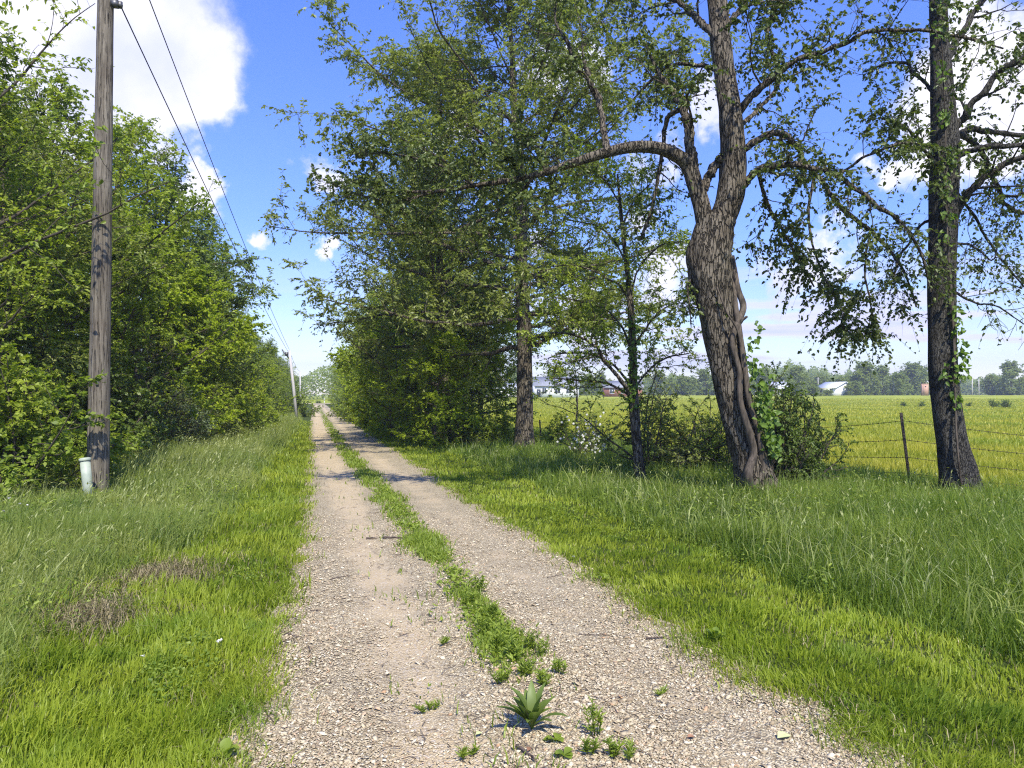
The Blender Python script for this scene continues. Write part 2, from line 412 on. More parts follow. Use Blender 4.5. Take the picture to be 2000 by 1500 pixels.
def build_ground():
    def axis(a, b, n, s=6.0):
        t = np.linspace(math.asinh(a/s), math.asinh(b/s), n); return np.sinh(t)*s
    xs = axis(-900, 1500, 520); ys = axis(-60, 1600, 460)
    X, Y = np.meshgrid(xs, ys)
    xl, xr = lane_edges(Y)
    Z = H(X, Y)-.05*sstep(X, xl+.05, xl+.25)*(1-sstep(X, xr-.25, xr-.05))*(Y < 186)
    nx, ny = len(xs), len(ys)
    v = np.stack([X, Y, Z], -1).reshape(-1, 3)
    i = (np.arange(ny-1)[:, None]*nx+np.arange(nx-1)[None, :]).ravel()
    q = np.stack([i, i+1, i+nx+1, i+nx], -1)
    zone = np.maximum(sstep(X, 8.5, 11), sstep(Y, 190, 200)).ravel()
    o = mesh_np('ground', v, [q], M['ground'], rnd=zone, attr='zone', smooth=True)
    tag(o, kind='structure')
    # the gravel lane, a sheet just above the ground
    ys = np.concatenate([np.arange(-3, 12, .08), np.arange(12, 60, .5), np.arange(60, 186, 2.0)])
    nx = 26
    xl, xr = lane_edges(ys)
    t = np.linspace(0, 1, nx)[None, :]
    X = (xl-.08)[:, None]*(1-t)+(xr+.08)[:, None]*t; Y = np.repeat(ys[:, None], nx, 1)
    c = median_c(Y)
    crown = .025*np.exp(-((X-c)/.25)**2)-.018*np.exp(-((X-c+.75)/.35)**2)-.018*np.exp(-((X-c-.75)/.35)**2)
    Z = H(X, Y)+.022+crown+.006*fbm(X, Y, 4, 9, 3)
    v = np.stack([X, Y, Z], -1).reshape(-1, 3)
    i = (np.arange(len(ys)-1)[:, None]*nx+np.arange(nx-1)[None, :]).ravel()
    dust = (np.exp(-((X-c+.62)/.36)**2)*.8+.5*np.exp(-((X-c-.68)/.28)**2)+.25*sstep(Y, 8, 20))
    o = mesh_np('lane', v, [np.stack([i, i+1, i+nx+1, i+nx], -1)], M['gravel'], rnd=dust.ravel(), attr='dust', smooth=True)
    tag(o, kind='structure')
    # cross road at the far end
    xs = np.arange(-40, 60, 2.0); yv = np.array([184, 186, 188, 190, 192.])
    X, Y = np.meshgrid(xs, yv); Z = H(X, Y)+.12
    v = np.stack([X, Y, Z], -1).reshape(-1, 3); nx = len(xs)
    i = (np.arange(len(yv)-1)[:, None]*nx+np.arange(nx-1)[None, :]).ravel()
    o = mesh_np('cross_road', v, [np.stack([i, i+1, i+nx+1, i+nx], -1)], M['gravel'], rnd=np.full(len(v), .6), attr='dust')
    tag(o, kind='structure')
build_ground()

# ------------------------------------------------------------------ leaves and blades (vectorised)
def leaves(p, d, up, length, width, rng, fold=.25, detail=2):
    """leaf surfaces: p base, d direction, up surface normal-ish"""
    n = len(p)
    side = nrm(np.cross(d, up)); nn = np.cross(side, d)
    L = length[:, None]; W = width[:, None]
    droop = -nn*L*.12
    if detail == 1:
        v = np.stack([p, p+d*L*.45+side*W*.5, p+d*L+droop, p+d*L*.45-side*W*.5], 1)
        q = np.arange(n)[:, None]*4+np.array([[0, 1, 2, 3]])
        return v.reshape(-1, 3), q, 4
    lift = nn*W*fold
    v = np.stack([p, p+d*L*.28+side*W*.48+lift, p+d*L*.66+side*W*.38+lift*.6+droop*.4, p+d*L+droop,
                  p+d*L*.66-side*W*.38+lift*.6+droop*.4, p+d*L*.28-side*W*.48+lift], 1)
    b = np.arange(n)[:, None]*6
    q = np.concatenate([b+np.array([[0, 1, 2, 3]]), b+np.array([[0, 3, 4, 5]])])
    return v.reshape(-1, 3), q, 6

def blades(x, y, z, h, w, lean, rng, az=None, curve=1.0):
    n = len(x)
    az = rng.uniform(0, 2*math.pi, n) if az is None else az
    fa = rng.uniform(0, 2*math.pi, n)
    b = np.stack([x, y, z], -1)
    l = np.stack([np.cos(az), np.sin(az), np.zeros(n)], -1)
    s = np.stack([np.cos(fa), np.sin(fa), np.zeros(n)], -1)
    H_ = h[:, None]; W = w[:, None]; Ln = lean[:, None]
    up = np.array([[0, 0, 1.]])
    m = b+up*H_*.5*np.sqrt(np.maximum(1-Ln**2*.3, .2))+l*H_*Ln*.22
    tp = b+up*H_*np.sqrt(np.maximum(1-np.minimum(Ln, .98)**2, .04))+l*H_*Ln*.85
    v = np.stack([b-s*W*.5, b+s*W*.5, m+s*W*.42, m-s*W*.42, tp], 1).reshape(-1, 3)
    k = np.arange(n)[:, None]*5
    return v, k+np.array([[0, 1, 2, 3]]), k+np.array([[3, 2, 4]])

def scatter(rng, N, r0, r1, a0=-46, a1=46):
    """density falls as 1/r2 round the camera; angles relative to the view axis"""
    r = np.exp(rng.uniform(math.log(r0), math.log(r1), N)); a = np.radians(rng.uniform(a0, a1, N))+YAW
    return r*np.sin(a), r*np.cos(a), r

def grass_object(name, sets, material, **tags):
    vs_, qs, ts, rs, off = [], [], [], [], 0
    for (v, q, t, rn) in sets:
        vs_.append(v); rs.append(rn)
        if len(q): qs.append(q+off)
        if len(t): ts.append(t+off)
        off += len(v)
    polys = ([np.vstack(qs)] if qs else [])+([np.vstack(ts)] if ts else [])
    o = mesh_np(name, np.vstack(vs_), polys, material, rnd=np.concatenate(rs))
    return tag(o, **tags)

rng = np.random.RandomState(5)
def left_tall(x, y):      # 0 mown .. 1 tall, left side
    edge = -.95-.75*(1-sstep(y, 5, 13))+.22*fbm(x, y, .9, 21, 3)+.15*sstep(y, 25, 45)
    return sstep(edge-x, -.1, .55)
def right_rough(x, y):
    edge = 3.95+.22*fbm(x, y, .8, 22, 3)-.2*sstep(y, 20, 40)
    return sstep(x-edge, -.15, .5)
def bare(x, y):           # the dead, trampled patches left of the lane
    a = np.exp(-(((x+1.35)/.34)**2+((y-7.6)/.55)**2))+np.exp(-(((x+1.62)/.36)**2+((y-6.15)/.42)**2))+.7*np.exp(-(((x+2.1)/.3)**2+((y-6.9)/.4)**2))
    return np.clip(a, 0, 1)

def build_grass():
    # mown verges
    sets = []
    for N, r0, r1, wmul in ((560000, 1.6, 60, 1.0),):
        x, y, r = scatter(rng, N, r0, r1)
        xl, xr = lane_edges(y)
        lt = left_tall(x, y); rr = right_rough(x, y)
        jag = rng.normal(0, .05, len(x))+.05*fbm(x, y, 6, 34, 3)
        k = (((x < xl+jag) & (lt < rng.uniform(0, .9, len(x))) & (x > -5)) | ((x > xr+jag) & (rr < rng.uniform(0, 1, len(x))) & (x < 6)))
        k &= rng.uniform(0, 1, len(x)) > bare(x, y)*.9
        x, y, r = x[k], y[k], r[k]
        lt = lt[k]
        tuft = .5+.5*fbm(x, y, 5, 31, 3)
        h = (.045+.05*tuft+.10*lt)*rng.uniform(.6, 1.5, len(x))+.012*np.clip(r/10, 0, 2)
        h = h*np.where(x < 0, 1.45+.5*np.clip(fbm(x, y, 3.1, 36, 3), -.6, 1), 1.0)
        w = np.clip(.0030+.00105*r, 0, .035)*rng.uniform(.7, 1.3, len(x))
        az = 3.5*fbm(x, y, 1.3, 37, 3)+rng.normal(0, 1.1, len(x))
        h = h*np.clip(.75+.55*fbm(x, y, 9, 38, 2), .45, 1.6)
        v, q, t = blades(x, y, H(x, y)+0.0, h, w, rng.uniform(.1, .97, len(x)), rng, az)
        rn = np.repeat(np.clip(rng.uniform(0, 1, len(x))*.7+.15+.25*fbm(x, y, 1.1, 33, 3), 0, 1), 5)
        sets.append((v, q, t, rn))
    # longer blades leaning out over the gravel edges
    y = np.exp(rng.uniform(math.log(2.0), math.log(30), 20000)); y = y[fbm(y, y*.3, 3.5, 35, 3)+rng.normal(0, .4, len(y)) > 0]; side = rng.uniform(0, 1, len(y)) < .5
    xl, xr = lane_edges(y)
    x = np.where(side, xl-rng.normal(.03, .10, len(y)), xr+rng.normal(.03, .10, len(y)))
    az = np.where(side, rng.normal(0, 1.5, len(y)), math.pi+rng.normal(0, 1.5, len(y)))
    h = rng.uniform(.04, .15, len(y)); w = (.003+.0009*y)*rng.uniform(.7, 1.2, len(y))
    v, q, t = blades(x, y, H(x, y), h, w, rng.uniform(.6, .97, len(y)), rng, az)
    sets.append((v, q, t, np.repeat(rng.uniform(0, .8, len(x)), 5)))
    grass_object('mown_grass', sets, M['mown'], label='short bright green mown grass on both verges of the lane', cat='grass', kind='stuff')
    # tall grass left
    x, y, r = scatter(rng, 720000, 1.6, 75, -50, 5)
    xl, _ = lane_edges(y); lt = left_tall(x, y)
    k = (x < -.5) & (lt > rng.uniform(.05, 1, len(x))) & (x > -16) & (rng.uniform(0, 1, len(x)) > bare(x, y)*.97)
    k &= (x > -9) | (rng.uniform(0, 1, len(x)) < .4)
    x, y, r, lt = x[k], y[k], r[k], lt[k]
    near = sstep(y, 12.5, 18)+.35*sstep(y, 6, 9)*(1-sstep(y, 9.5, 12))
    tuft = .5+.5*fbm(x, y, 2.2, 41, 3)
    h = (.17+.16*tuft+near*(.20+.22*tuft))*rng.uniform(.55, 1.25, len(x))*(.45+.55*lt)
    w = np.clip(.0035+.0008*r, 0, .035)*rng.uniform(.6, 1.3, len(x))
    az = rng.normal(.3, 1.5, len(x))
    v, q, t = blades(x, y, H(x, y), h, w, rng.uniform(.1, .95, len(x))**1.0, rng, az)
    sets = [(v, q, t, np.repeat(np.clip(rng.uniform(0, 1, len(x))*.6+.2+.25*fbm(x, y, .9, 43, 3), 0, 1), 5))]
    grass_object('tall_grass', sets, M['tall'], label='tall unmown grass between the lane and the left woods', cat='grass', kind='stuff')
    # seed stems rising above it
    x, y, r = scatter(rng, 42000, 5, 60, -50, 5)
    k = (left_tall(x, y) > .7) & (x > -12) & (y > 6) & (rng.uniform(0, 1, len(x)) < .25+.75*sstep(y, 12, 17))
    x, y, r = x[k], y[k], r[k]
    h = rng.uniform(.5, .85, len(x))*(.55+.45*sstep(y, 12, 17)); az = rng.normal(.2, .8, len(x)); w = np.clip(.0022+.0005*r, 0, .016)
    lean = rng.uniform(.1, .6, len(x))
    v, q, t = blades(x, y, H(x, y), h, w, lean, rng, az)
    tip = v.reshape(-1, 5, 3)[:, 4]
    dd = nrm(np.stack([np.cos(az)*.6, np.sin(az)*.6, rng.uniform(-.3, .8, len(x))], -1))
    lv, lq, _ = leaves(tip-dd*.04, dd, np.tile([[.3, .2, 1.]], (len(x), 1)), rng.uniform(.06, .13, len(x)), np.clip(.008+.0008*r, 0, .025), rng, detail=1)
    sets = [(v, q, t, np.repeat(rng.uniform(0, .5, len(x)), 5)), (lv, lq, [], np.repeat(rng.uniform(.3, 1, len(x)), 4))]
    # and on the right rough and the fence line
    x, y, r = scatter(rng, 9000, 5, 45, -20, 50)
    k = (right_rough(x, y) > .7) & (x < 11) & (y > 4)
    x, y, r = x[k], y[k], r[k]
    h = rng.uniform(.35, .65, len(x)); az = rng.uniform(0, 6.28, len(x)); w = np.clip(.0022+.0005*r, 0, .016)
    v, q, t = blades(x, y, H(x, y), h, w, rng.uniform(.1, .8, len(x)), rng, az)
    tip = v.reshape(-1, 5, 3)[:, 4]
    dd = nrm(np.stack([np.cos(az)*.6, np.sin(az)*.6, rng.uniform(-.3, .8, len(x))], -1))
    lv, lq, _ = leaves(tip-dd*.04, dd, np.tile([[.3, .2, 1.]], (len(x), 1)), rng.uniform(.05, .11, len(x)), np.clip(.007+.0008*r, 0, .02), rng, detail=1)
    sets += [(v, q, t, np.repeat(rng.uniform(0, .5, len(x)), 5)), (lv, lq, [], np.repeat(rng.uniform(.3, 1, len(x)), 4))]
    grass_object('seeding_grass', sets, M['seed'], label='thin grass stems with pale seed heads rising over the tall grass', cat='grass', kind='stuff')
    # rough grass right
    x, y, r = scatter(rng, 760000, 2.2, 60, -20, 50)
    rr = right_rough(x, y)
    k = (x > 3) & (rr > rng.uniform(.1, 1, len(x))) & (x < 11.5)
    x, y, r, rr = x[k], y[k], r[k], rr[k]
    tuft = .5+.5*fbm(x, y, 2.6, 51, 3)
    h = (.13+.20*tuft+.16*sstep(x, 4.5, 7))*rng.uniform(.5, 1.3, len(x))*(.4+.6*rr)
    w = np.clip(.0035+.0008*r, 0, .03)*rng.uniform(.6, 1.3, len(x))
    v, q, t = blades(x, y, H(x, y), h, w, rng.uniform(.1, .97, len(x)), rng)
    sets = [(v, q, t, np.repeat(np.clip(rng.uniform(0, 1, len(x))*.65+.15+.25*fbm(x, y, 1.2, 53, 3), 0, 1), 5))]
    grass_object('rough_grass', sets, M['rough'], label='dark rough grass under the right hand trees along the fence', cat='grass', kind='stuff')
    # coarse long blades arching over the rest
    sets = []
    for (N, a0, a1, fn, x0, x1, sgn) in ((15000, -20, 50, right_rough, 3.7, 11, 1), (15000, -50, 5, left_tall, -9, -1, -1)):
        x, y, r = scatter(rng, N, 2.6, 22, a0, a1)
        k = (fn(x, y) > .35) & (x > x0) & (x < x1) & (fbm(x, y, 2.4, 57, 3) > -.25)
        x, y, r = x[k], y[k], r[k]; f = fn(x, y)
        h = rng.uniform(.28, .62, len(x))*(.5+.5*f)*(1 if sgn > 0 else .75)
        v, q, t = blades(x, y, H(x, y), h, (.0055+.0009*r)*rng.uniform(.7, 1.5, len(x)), rng.uniform(.35, .98, len(x)), rng)
        sets.append((v, q, t, np.repeat(rng.uniform(.2, 1, len(x))**.8, 5)))
    grass_object('coarse_grass', sets, M['tall'], label='coarse long pale grass blades arching over the rougher grass', cat='grass', kind='stuff')
    # pasture
    x, y, r = scatter(rng, 420000, 9, 170, -22, 46)
    k = (x > 10+.5*fbm(x, y, .7, 61, 2))
    x, y, r = x[k], y[k], r[k]
    h = (.22+.18*(.5+.5*fbm(x, y, 1.2, 62, 3)))*rng.uniform(.5, 1.25, len(x))*(1-.4*sstep(r, 30, 120))
    w = np.clip(.003+.0009*r, 0, .12)*rng.uniform(.6, 1.3, len(x))
    v, q, t = blades(x, y, H(x, y), h, w, rng.uniform(.1, .9, len(x)), rng)
    sets = [(v, q, t, np.repeat(np.clip(rng.uniform(0, 1, len(x))*.55+.2+.35*fbm(x, y, .35, 63, 4), 0, 1), 5))]
    grass_object('pasture_grass', sets, M['field'], label='yellow green grass of the open field beyond the wire fence', cat='grass', kind='stuff')
    # dry straw around the trampled patches and along the edges
    n = 4200
    cx = rng.choice([-1.35, -1.62, -2.1], n); cyy = np.where(cx == -1.35, 7.6, np.where(cx == -1.62, 6.15, 6.9))
    x = cx+rng.normal(0, .22, n); y = cyy+rng.normal(0, .32, n)
    v, q, t = blades(x, y, H(x, y)+.005, rng.uniform(.08, .26, n), np.full(n, .006), rng.uniform(.85, .98, n), rng)
    n2 = 2600; y2 = np.exp(rng.uniform(math.log(2.2), math.log(20), n2)); s2 = rng.uniform(0, 1, n2) < .5
    xl, xr = lane_edges(y2); x2 = np.where(s2, xl, xr)+rng.normal(0, .12, n2)
    v2, q2, t2 = blades(x2, y2, H(x2, y2)+.02, rng.uniform(.04, .14, n2), np.full(n2, .005), rng.uniform(.9, .98, n2), rng)
    x3, y3, r3 = scatter(rng, 60000, 2, 20); xl, xr = lane_edges(y3)
    k3 = ((x3 < xl) & (x3 > -2.2) | (x3 > xr) & (x3 < 4.6)) & (fbm(x3, y3, 2.2, 39, 3) > .15) & (rng.uniform(0, 1, len(x3)) < np.where(x3 > 0, .22, .55))
    x3, y3, r3 = x3[k3], y3[k3], r3[k3]
    v3, q3, t3 = blades(x3, y3, H(x3, y3)+.01, rng.uniform(.04, .10, len(x3)), (.0015+.0006*r3), rng.uniform(.3, .98, len(x3)), rng)
    grass_object('dry_straw', [(v3, q3, t3, np.repeat(rng.uniform(.3, 1, len(x3)), 5)), (v, q, t, np.repeat(rng.uniform(0, 1, n), 5)), (v2, q2, t2, np.repeat(rng.uniform(0, 1, n2), 5))], M['straw'],
                 label='flattened dry brown straw in the trampled patches left of the lane', cat='straw', kind='stuff')
    # the grassy strip down the middle of the lane
    x, y, r = scatter(rng, 900000, 2.6, 120, -40, 5)
    c = median_c(y); wid = .12+.08*sstep(y, 6, 12)+.035*np.sin(y*1.7)+.03*np.sin(y*3.1+1)
    f = np.exp(-(np.abs(x-c)/wid)**3)
    patch = .5+.5*fbm(x, y, 3.2, 71, 3)
    nearf = sstep(y, 3.7, 4.5)*sstep(y, 2, 5)
    k = (rng.uniform(0, 1, len(x)) < f*(.25+.9*patch*nearf)*np.maximum(nearf, .02)) & (rng.uniform(0, 1, len(x)) < .6+.4*patch)
    spray = (np.abs(x-c+.3) < .5) & (rng.uniform(0, 1, len(x)) < .02*np.clip(fbm(x, y, 4, 77, 3), 0, 1))
    k |= spray
    x, y, r = x[k], y[k], r[k]; patch = patch[k]
    h = (.03+.07*patch)*rng.uniform(.5, 1.4, len(x))*np.where(y < 12, 1, 1.3)
    w = np.clip(.0035+.0011*r, 0, .05)*rng.uniform(.7, 1.3, len(x))
    v, q, t = blades(x, y, H(x, y)+.03, h, w, rng.uniform(.2, .97, len(x)), rng)
    sets = [(v, q, t, np.repeat(np.clip(rng.uniform(0, .7, len(x))+.3*patch, 0, 1), 5))]
    # small broad leaves among it
    n = 6000; yb = np.exp(rng.uniform(math.log(4.0), math.log(22), n)); xb = median_c(yb)+rng.normal(0, .09, n)
    kk = fbm(xb, yb, 3.0, 73, 3) > -.1; xb, yb = xb[kk], yb[kk]; n = len(xb)
    a = rng.uniform(0, 6.28, n); dd = nrm(np.stack([np.cos(a), np.sin(a), rng.uniform(.1, 1.2, n)], -1))
    lv, lq, kq = leaves(np.stack([xb, yb, H(xb, yb)+.03+rng.uniform(0, .06, n)], -1), dd, nrm(rng.normal(0, .4, (n, 3))+[0, 0, 1]),
                        rng.uniform(.02, .05, n)+.001*yb, rng.uniform(.008, .02, n)+.0008*yb, rng, detail=2)
    sets.append((lv, lq, [], np.repeat(rng.uniform(.2, 1, n), kq)))
    grass_object('median_grass', sets, M['weed'], label='strip of low grass and weeds down the middle of the gravel lane', cat='weeds', kind='stuff')
    # broad-leaved weeds mixed in tall and rough grass
    sets = []
    for (N, a0, a1, fn, xmin, xmax, y0) in ((34000, -50, 5, left_tall, -12, -1, 3.5), (34000, -20, 50, right_rough, 3.6, 11, 3)):
        x, y, r = scatter(rng, N, 2.4, 40, a0, a1)
        k = (fn(x, y) > .3) & (x > xmin) & (x < xmax) & (y > y0) & (fbm(x, y, 1.6, 81, 3) > .15)
        x, y, r = x[k], y[k], r[k]; n = len(x)
        a = rng.uniform(0, 6.28, n); dd = nrm(np.stack([np.cos(a), np.sin(a), rng.uniform(-.2, .9, n)], -1))
        hz = rng.uniform(.08, .42, n)*(.5+.5*sstep(y, 4, 9))
        lv, lq, kq = leaves(np.stack([x, y, H(x, y)+hz], -1), dd, nrm(rng.normal(0, .45, (n, 3))+[0, 0, 1]),
                            rng.uniform(.02, .06, n)+.0012*r, rng.uniform(.008, .024, n)+.0008*r, rng, detail=2)
        sets.append((lv, lq, [], np.repeat(rng.uniform(.1, 1, n), kq)))
    x, y, r = scatter(rng, 90000, 2, 22); xl, xr = lane_edges(y)
    k = ((x < xl-.05) & (x > -3) | (x > xr+.05) & (x < 4.8)) & (fbm(x, y, 1.9, 84, 3) > .35)
    x, y, r = x[k], y[k], r[k]; n = len(x); a = rng.uniform(0, 6.28, n)
    dd = nrm(np.stack([np.cos(a), np.sin(a), rng.uniform(-.1, .5, n)], -1))
    lv, lq, kq = leaves(np.stack([x, y, H(x, y)+rng.uniform(.03, .10, n)], -1), dd, nrm(rng.normal(0, .3, (n, 3))+[0, 0, 1]), rng.uniform(.012, .03, n)+.0008*r, rng.uniform(.010, .022, n)+.0008*r, rng, detail=2)
    sets.append((lv, lq, [], np.repeat(rng.uniform(.0, .8, n), kq)))
    grass_object('ground_weeds', sets, M['weed'], label='broad leaved weeds mixed through the long grass on both sides', cat='weeds', kind='stuff')
build_grass()

def build_gravel():
    N = 300000
    x, y, r = scatter(rng, N, 2.4, 11, -42, 42)
    xl, xr = lane_edges(y); c = median_c(y)
    dust = np.exp(-((x-c+.62)/.36)**2)*.85+.6*np.exp(-((x-c-.68)/.26)**2)
    k = (x > xl-.03+rng.normal(0, .03, N)) & (x < xr+.05+rng.normal(0, .04, N))
    k &= rng.uniform(0, 1, N) > (dust+.35*fbm(x, y, 1.7, 91, 3))*.95
    x, y, r, = x[k], y[k], r[k]; n = len(x)
    c = median_c(y)
    crown = .025*np.exp(-((x-c)/.25)**2)-.018*np.exp(-((x-c+.75)/.35)**2)-.018*np.exp(-((x-c-.75)/.35)**2)
    size = rng.lognormal(math.log(.0047), .42, n)*(1+.03*r)
    size = np.clip(size, .003, .02)
    # octahedron-ish pebbles, 6 verts each pushed about -> then a ring makes 8 faces
    base = np.array([[1, 0, 0], [.2, 1, .1], [-1, .1, 0], [-.1, -1, 0], [.1, .1, .8], [0, 0, -.8], [.7, .65, .45], [-.65, .6, .4], [-.6, -.7, .45], [.7, -.6, .4]], float)
    fc = np.array([[0, 6, 9], [0, 1, 6], [1, 7, 6], [1, 2, 7], [2, 8, 7], [2, 3, 8], [3, 9, 8], [3, 0, 9], [4, 9, 6], [4, 6, 7], [4, 7, 8], [4, 8, 9]])
    v = base[None]+rng.normal(0, .16, (n, 10, 3))
    sc = rng.uniform(.7, 1.3, (n, 1, 3))*np.array([1, 1, .7]); v = v*sc*size[:, None, None]
    a = rng.uniform(0, 6.28, n); ca, sa = np.cos(a)[:, None], np.sin(a)[:, None]
    vx = v[..., 0]*ca-v[..., 1]*sa; vy = v[..., 0]*sa+v[..., 1]*ca
    tilt = rng.normal(0, .4, (n, 1)); vz = v[..., 2]+vx*tilt
    z = H(x, y)+.022+crown+.002
    v = np.stack([vx+x[:, None], vy+y[:, None], vz+z[:, None]+size[:, None]*.15], -1).reshape(-1, 3)
    f = (fc[None]+(np.arange(n)*10)[:, None, None]).reshape(-1, 3)
    o = mesh_np('loose_gravel', v, [f], M['stone'], rnd=np.repeat(rng.uniform(0, 1, n), 10))
    tag(o, label='loose pale pebbles covering the near part of the lane', cat='gravel', kind='stuff')
build_gravel()

# ------------------------------------------------------------------ trees
def smooth_path(pts, n):
    """Catmull-Rom through rows of any width"""
    p = np.asarray(pts, float); p = np.vstack([2*p[0]-p[1], p, 2*p[-1]-p[-2]])
    seg = len(p)-3; out = []
    t = np.linspace(0, seg-1e-6, n); i = t.astype(int); f = (t-i)[:, None]
    p0, p1, p2, p3 = p[i], p[i+1], p[i+2], p[i+3]
    return .5*((2*p1)+(-p0+p2)*f+(2*p0-5*p1+4*p2-p3)*f**2+(-p0+3*p1-3*p2+p3)*f**3)

class Tree:
    def __init__(s, seed, base=(0, 0, 0)):
        s.r = np.random.RandomState(seed); s.wood = Solid(); s.base = np.array(base, float)
        s.br = []                        # (points, radii) that carry twigs
        s.tw = []
    def wander(s, p, d, L, n, wob, trop):
        pts = [np.array(p, float)]; d = np.array(d, float); st = L/n
        for i in range(n):
            d = nrm(d+s.r.normal(0, wob, 3)+np.array([0, 0, trop])); pts.append(pts[-1]+d*st)
        return np.array(pts)
    def limb(s, pts, r0, r1, sides=7, nb=8, blen=1.5, start=.25, bend=.12, btrop=.03, spread=1.0, sub=0, down=0, wob=.2):
        pts = np.asarray(pts); n = len(pts)
        rad = np.linspace(0, 1, n); rad = r0*(1-rad)**.9+r1*rad if np.isscalar(r0) else r0
        if n > 6 and sides >= 6:
            m = n*2; pr = smooth_path(np.c_[pts, rad], m); pts = pr[:, :3]; rad = pr[:, 3]; n = m
            env = np.sin(np.linspace(0, math.pi, n))[:, None]
            w = s.r.normal(0, 1, (n, 3)); w = (w+np.roll(w, 1, 0)+np.roll(w, -1, 0)+np.roll(w, 2, 0))/4
            pts = pts+w*env*(rad[:, None]*.55+.010)
            rad = rad*(1+.10*s.r.normal(0, 1, n).clip(-1.2, 1.8))
        s.wood.tube(pts, rad, sides, cap=False, bump=trunk_bump(int(s.r.randint(9999)), .09, 5))
        s.br.append((pts, float(start)))
        tan = nrm(np.gradient(pts, axis=0))
        for i in range(nb):
            t = start+(1-start)*(i+s.r.uniform(.1, .9))/nb; f = t*(n-1); a = min(int(f), n-2)
            p = pts[a]+(pts[a+1]-pts[a])*(f-a); T = tan[a]
            q = s.r.normal(0, 1, 3); q = q-T*q.dot(T); q[2] = q[2]*.6+.1-down; q = nrm(q)
            d = nrm(T*.65+q*spread)
            L = blen*(1.1-.55*t)*s.r.uniform(.6, 1.25); rr = max(float(rad[a])*.42, .006)
            bp = s.wander(p, d, L, 5, wob, btrop-down*.15)
            s.wood.tube(bp, np.linspace(rr, .004, 6), 4, cap=False)
            s.br.append((bp, .12))
            if sub:
                bt = nrm(np.gradient(bp, axis=0))
                for j in range(sub):
                    aa = s.r.randint(1, 5); q = s.r.normal(0, 1, 3); q[2] = q[2]*.6-down; d2 = nrm(bt[aa]*.7+nrm(q)*.8)
                    cp = s.wander(bp[aa], d2, L*.5*s.r.uniform(.6, 1.2), 4, wob, btrop-down*.15)
                    s.wood.tube(cp, np.linspace(max(rr*.5, .004), .003, 5), 3, cap=False)
                    s.br.append((cp, .1))
    def twig_out(s, per_m=9, tlen=.45, droop=.25, minn=3, keep=None):
        P0, T = [], []
        for pts, st in s.br:
            seg = np.linalg.norm(np.diff(pts, axis=0), axis=1); L = seg.sum()*(1-st)
            n = max(minn, int(L*per_m*s.r.uniform(.8, 1.2)))
            t = st+(1-st)*s.r.uniform(0, 1, n)**.8; f = t*(len(pts)-1); a = np.minimum(f.astype(int), len(pts)-2)
            P0.append(pts[a]+(pts[a+1]-pts[a])*(f-a)[:, None]); T.append(nrm(pts[a+1]-pts[a]))
        P0 = np.vstack(P0); T = np.vstack(T)
        if keep is not None:
            k = keep(P0); P0 = P0[k]; T = T[k]
        n = len(P0)
        q = s.r.normal(0, 1, (n, 3)); q[:, 2] *= .6
        d = nrm(T*.8+nrm(q)); L = tlen*s.r.uniform(.4, 1.3, n)[:, None]
        p1 = P0+d*L*.5+[0, 0, .02]; p2 = P0+d*L-np.array([[0, 0, 1.]])*L*droop*s.r.uniform(.2, 1.4, (n, 1))
        s.wood.twigs(P0, p1, p2, np.full(n, .0035)+.0)
        s.tw.append((P0, p1, p2))
    def leaf_out(s, per=12, L=.10, W=.05, detail=1, hang=.3, jitter=.45, clump=0, upb=.8):
        P0 = np.vstack([t[0] for t in s.tw]); P1 = np.vstack([t[1] for t in s.tw]); P2 = np.vstack([t[2] for t in s.tw])
        n = len(P0)
        w = np.ones(n)
        if clump: # thin out between clumps
            w = np.clip(1+clump*fbm(P0[:, 0]+P0[:, 2]*.7, P0[:, 1]-P0[:, 2]*.9, 1.5, 5, 2), .15, 2)
        cnt = np.maximum(0, (per*w*s.r.uniform(.6, 1.4, n))).astype(int)
        idx = np.repeat(np.arange(n), cnt); m = len(idx)
        t = s.r.uniform(.08, 1.02, m)[:, None]
        p = P0[idx]*(1-t)**2+2*(1-t)*t*(2*P1[idx]-.5*P0[idx]-.5*P2[idx])+P2[idx]*t**2
        T = nrm(P2[idx]-P0[idx]); sd = nrm(np.cross(T, [[0, 0, 1.]]))*np.where(s.r.uniform(0, 1, m) < .5, -1, 1)[:, None]
        d = nrm(T*.6+sd*.8+s.r.normal(0, jitter, (m, 3))-np.array([[0, 0, hang]]))
        up = nrm(s.r.normal(0, .55, (m, 3))+np.array([[0, 0, upb]]))
        ln = L*s.r.uniform(.6, 1.25, m)
        v, q, k = leaves(p, d, up, ln, ln*(W/L)*s.r.uniform(.8, 1.2, m), s.r, detail=detail)
        tr = np.clip(s.r.uniform(0, 1, m)*.7+np.repeat(s.r.uniform(0, .35, n), cnt), 0, 1)
        return v, q, np.repeat(tr, k)
    def build(s, name, mats, label, cat, group=None, leafkw={}, twigkw={}, rot=0, extra=None):
        s.twig_out(**twigkw)
        v, q, rn = s.leaf_out(**leafkw)
        root = empty(name, tuple(s.base), label, cat, group)
        s.wood.v = [a-s.base for a in s.wood.v]
        s.wood.build('trunk', M[mats[0]], root)
        mesh_np('crown', v-s.base, [q], M[mats[1]], root, rnd=rn)
        return root

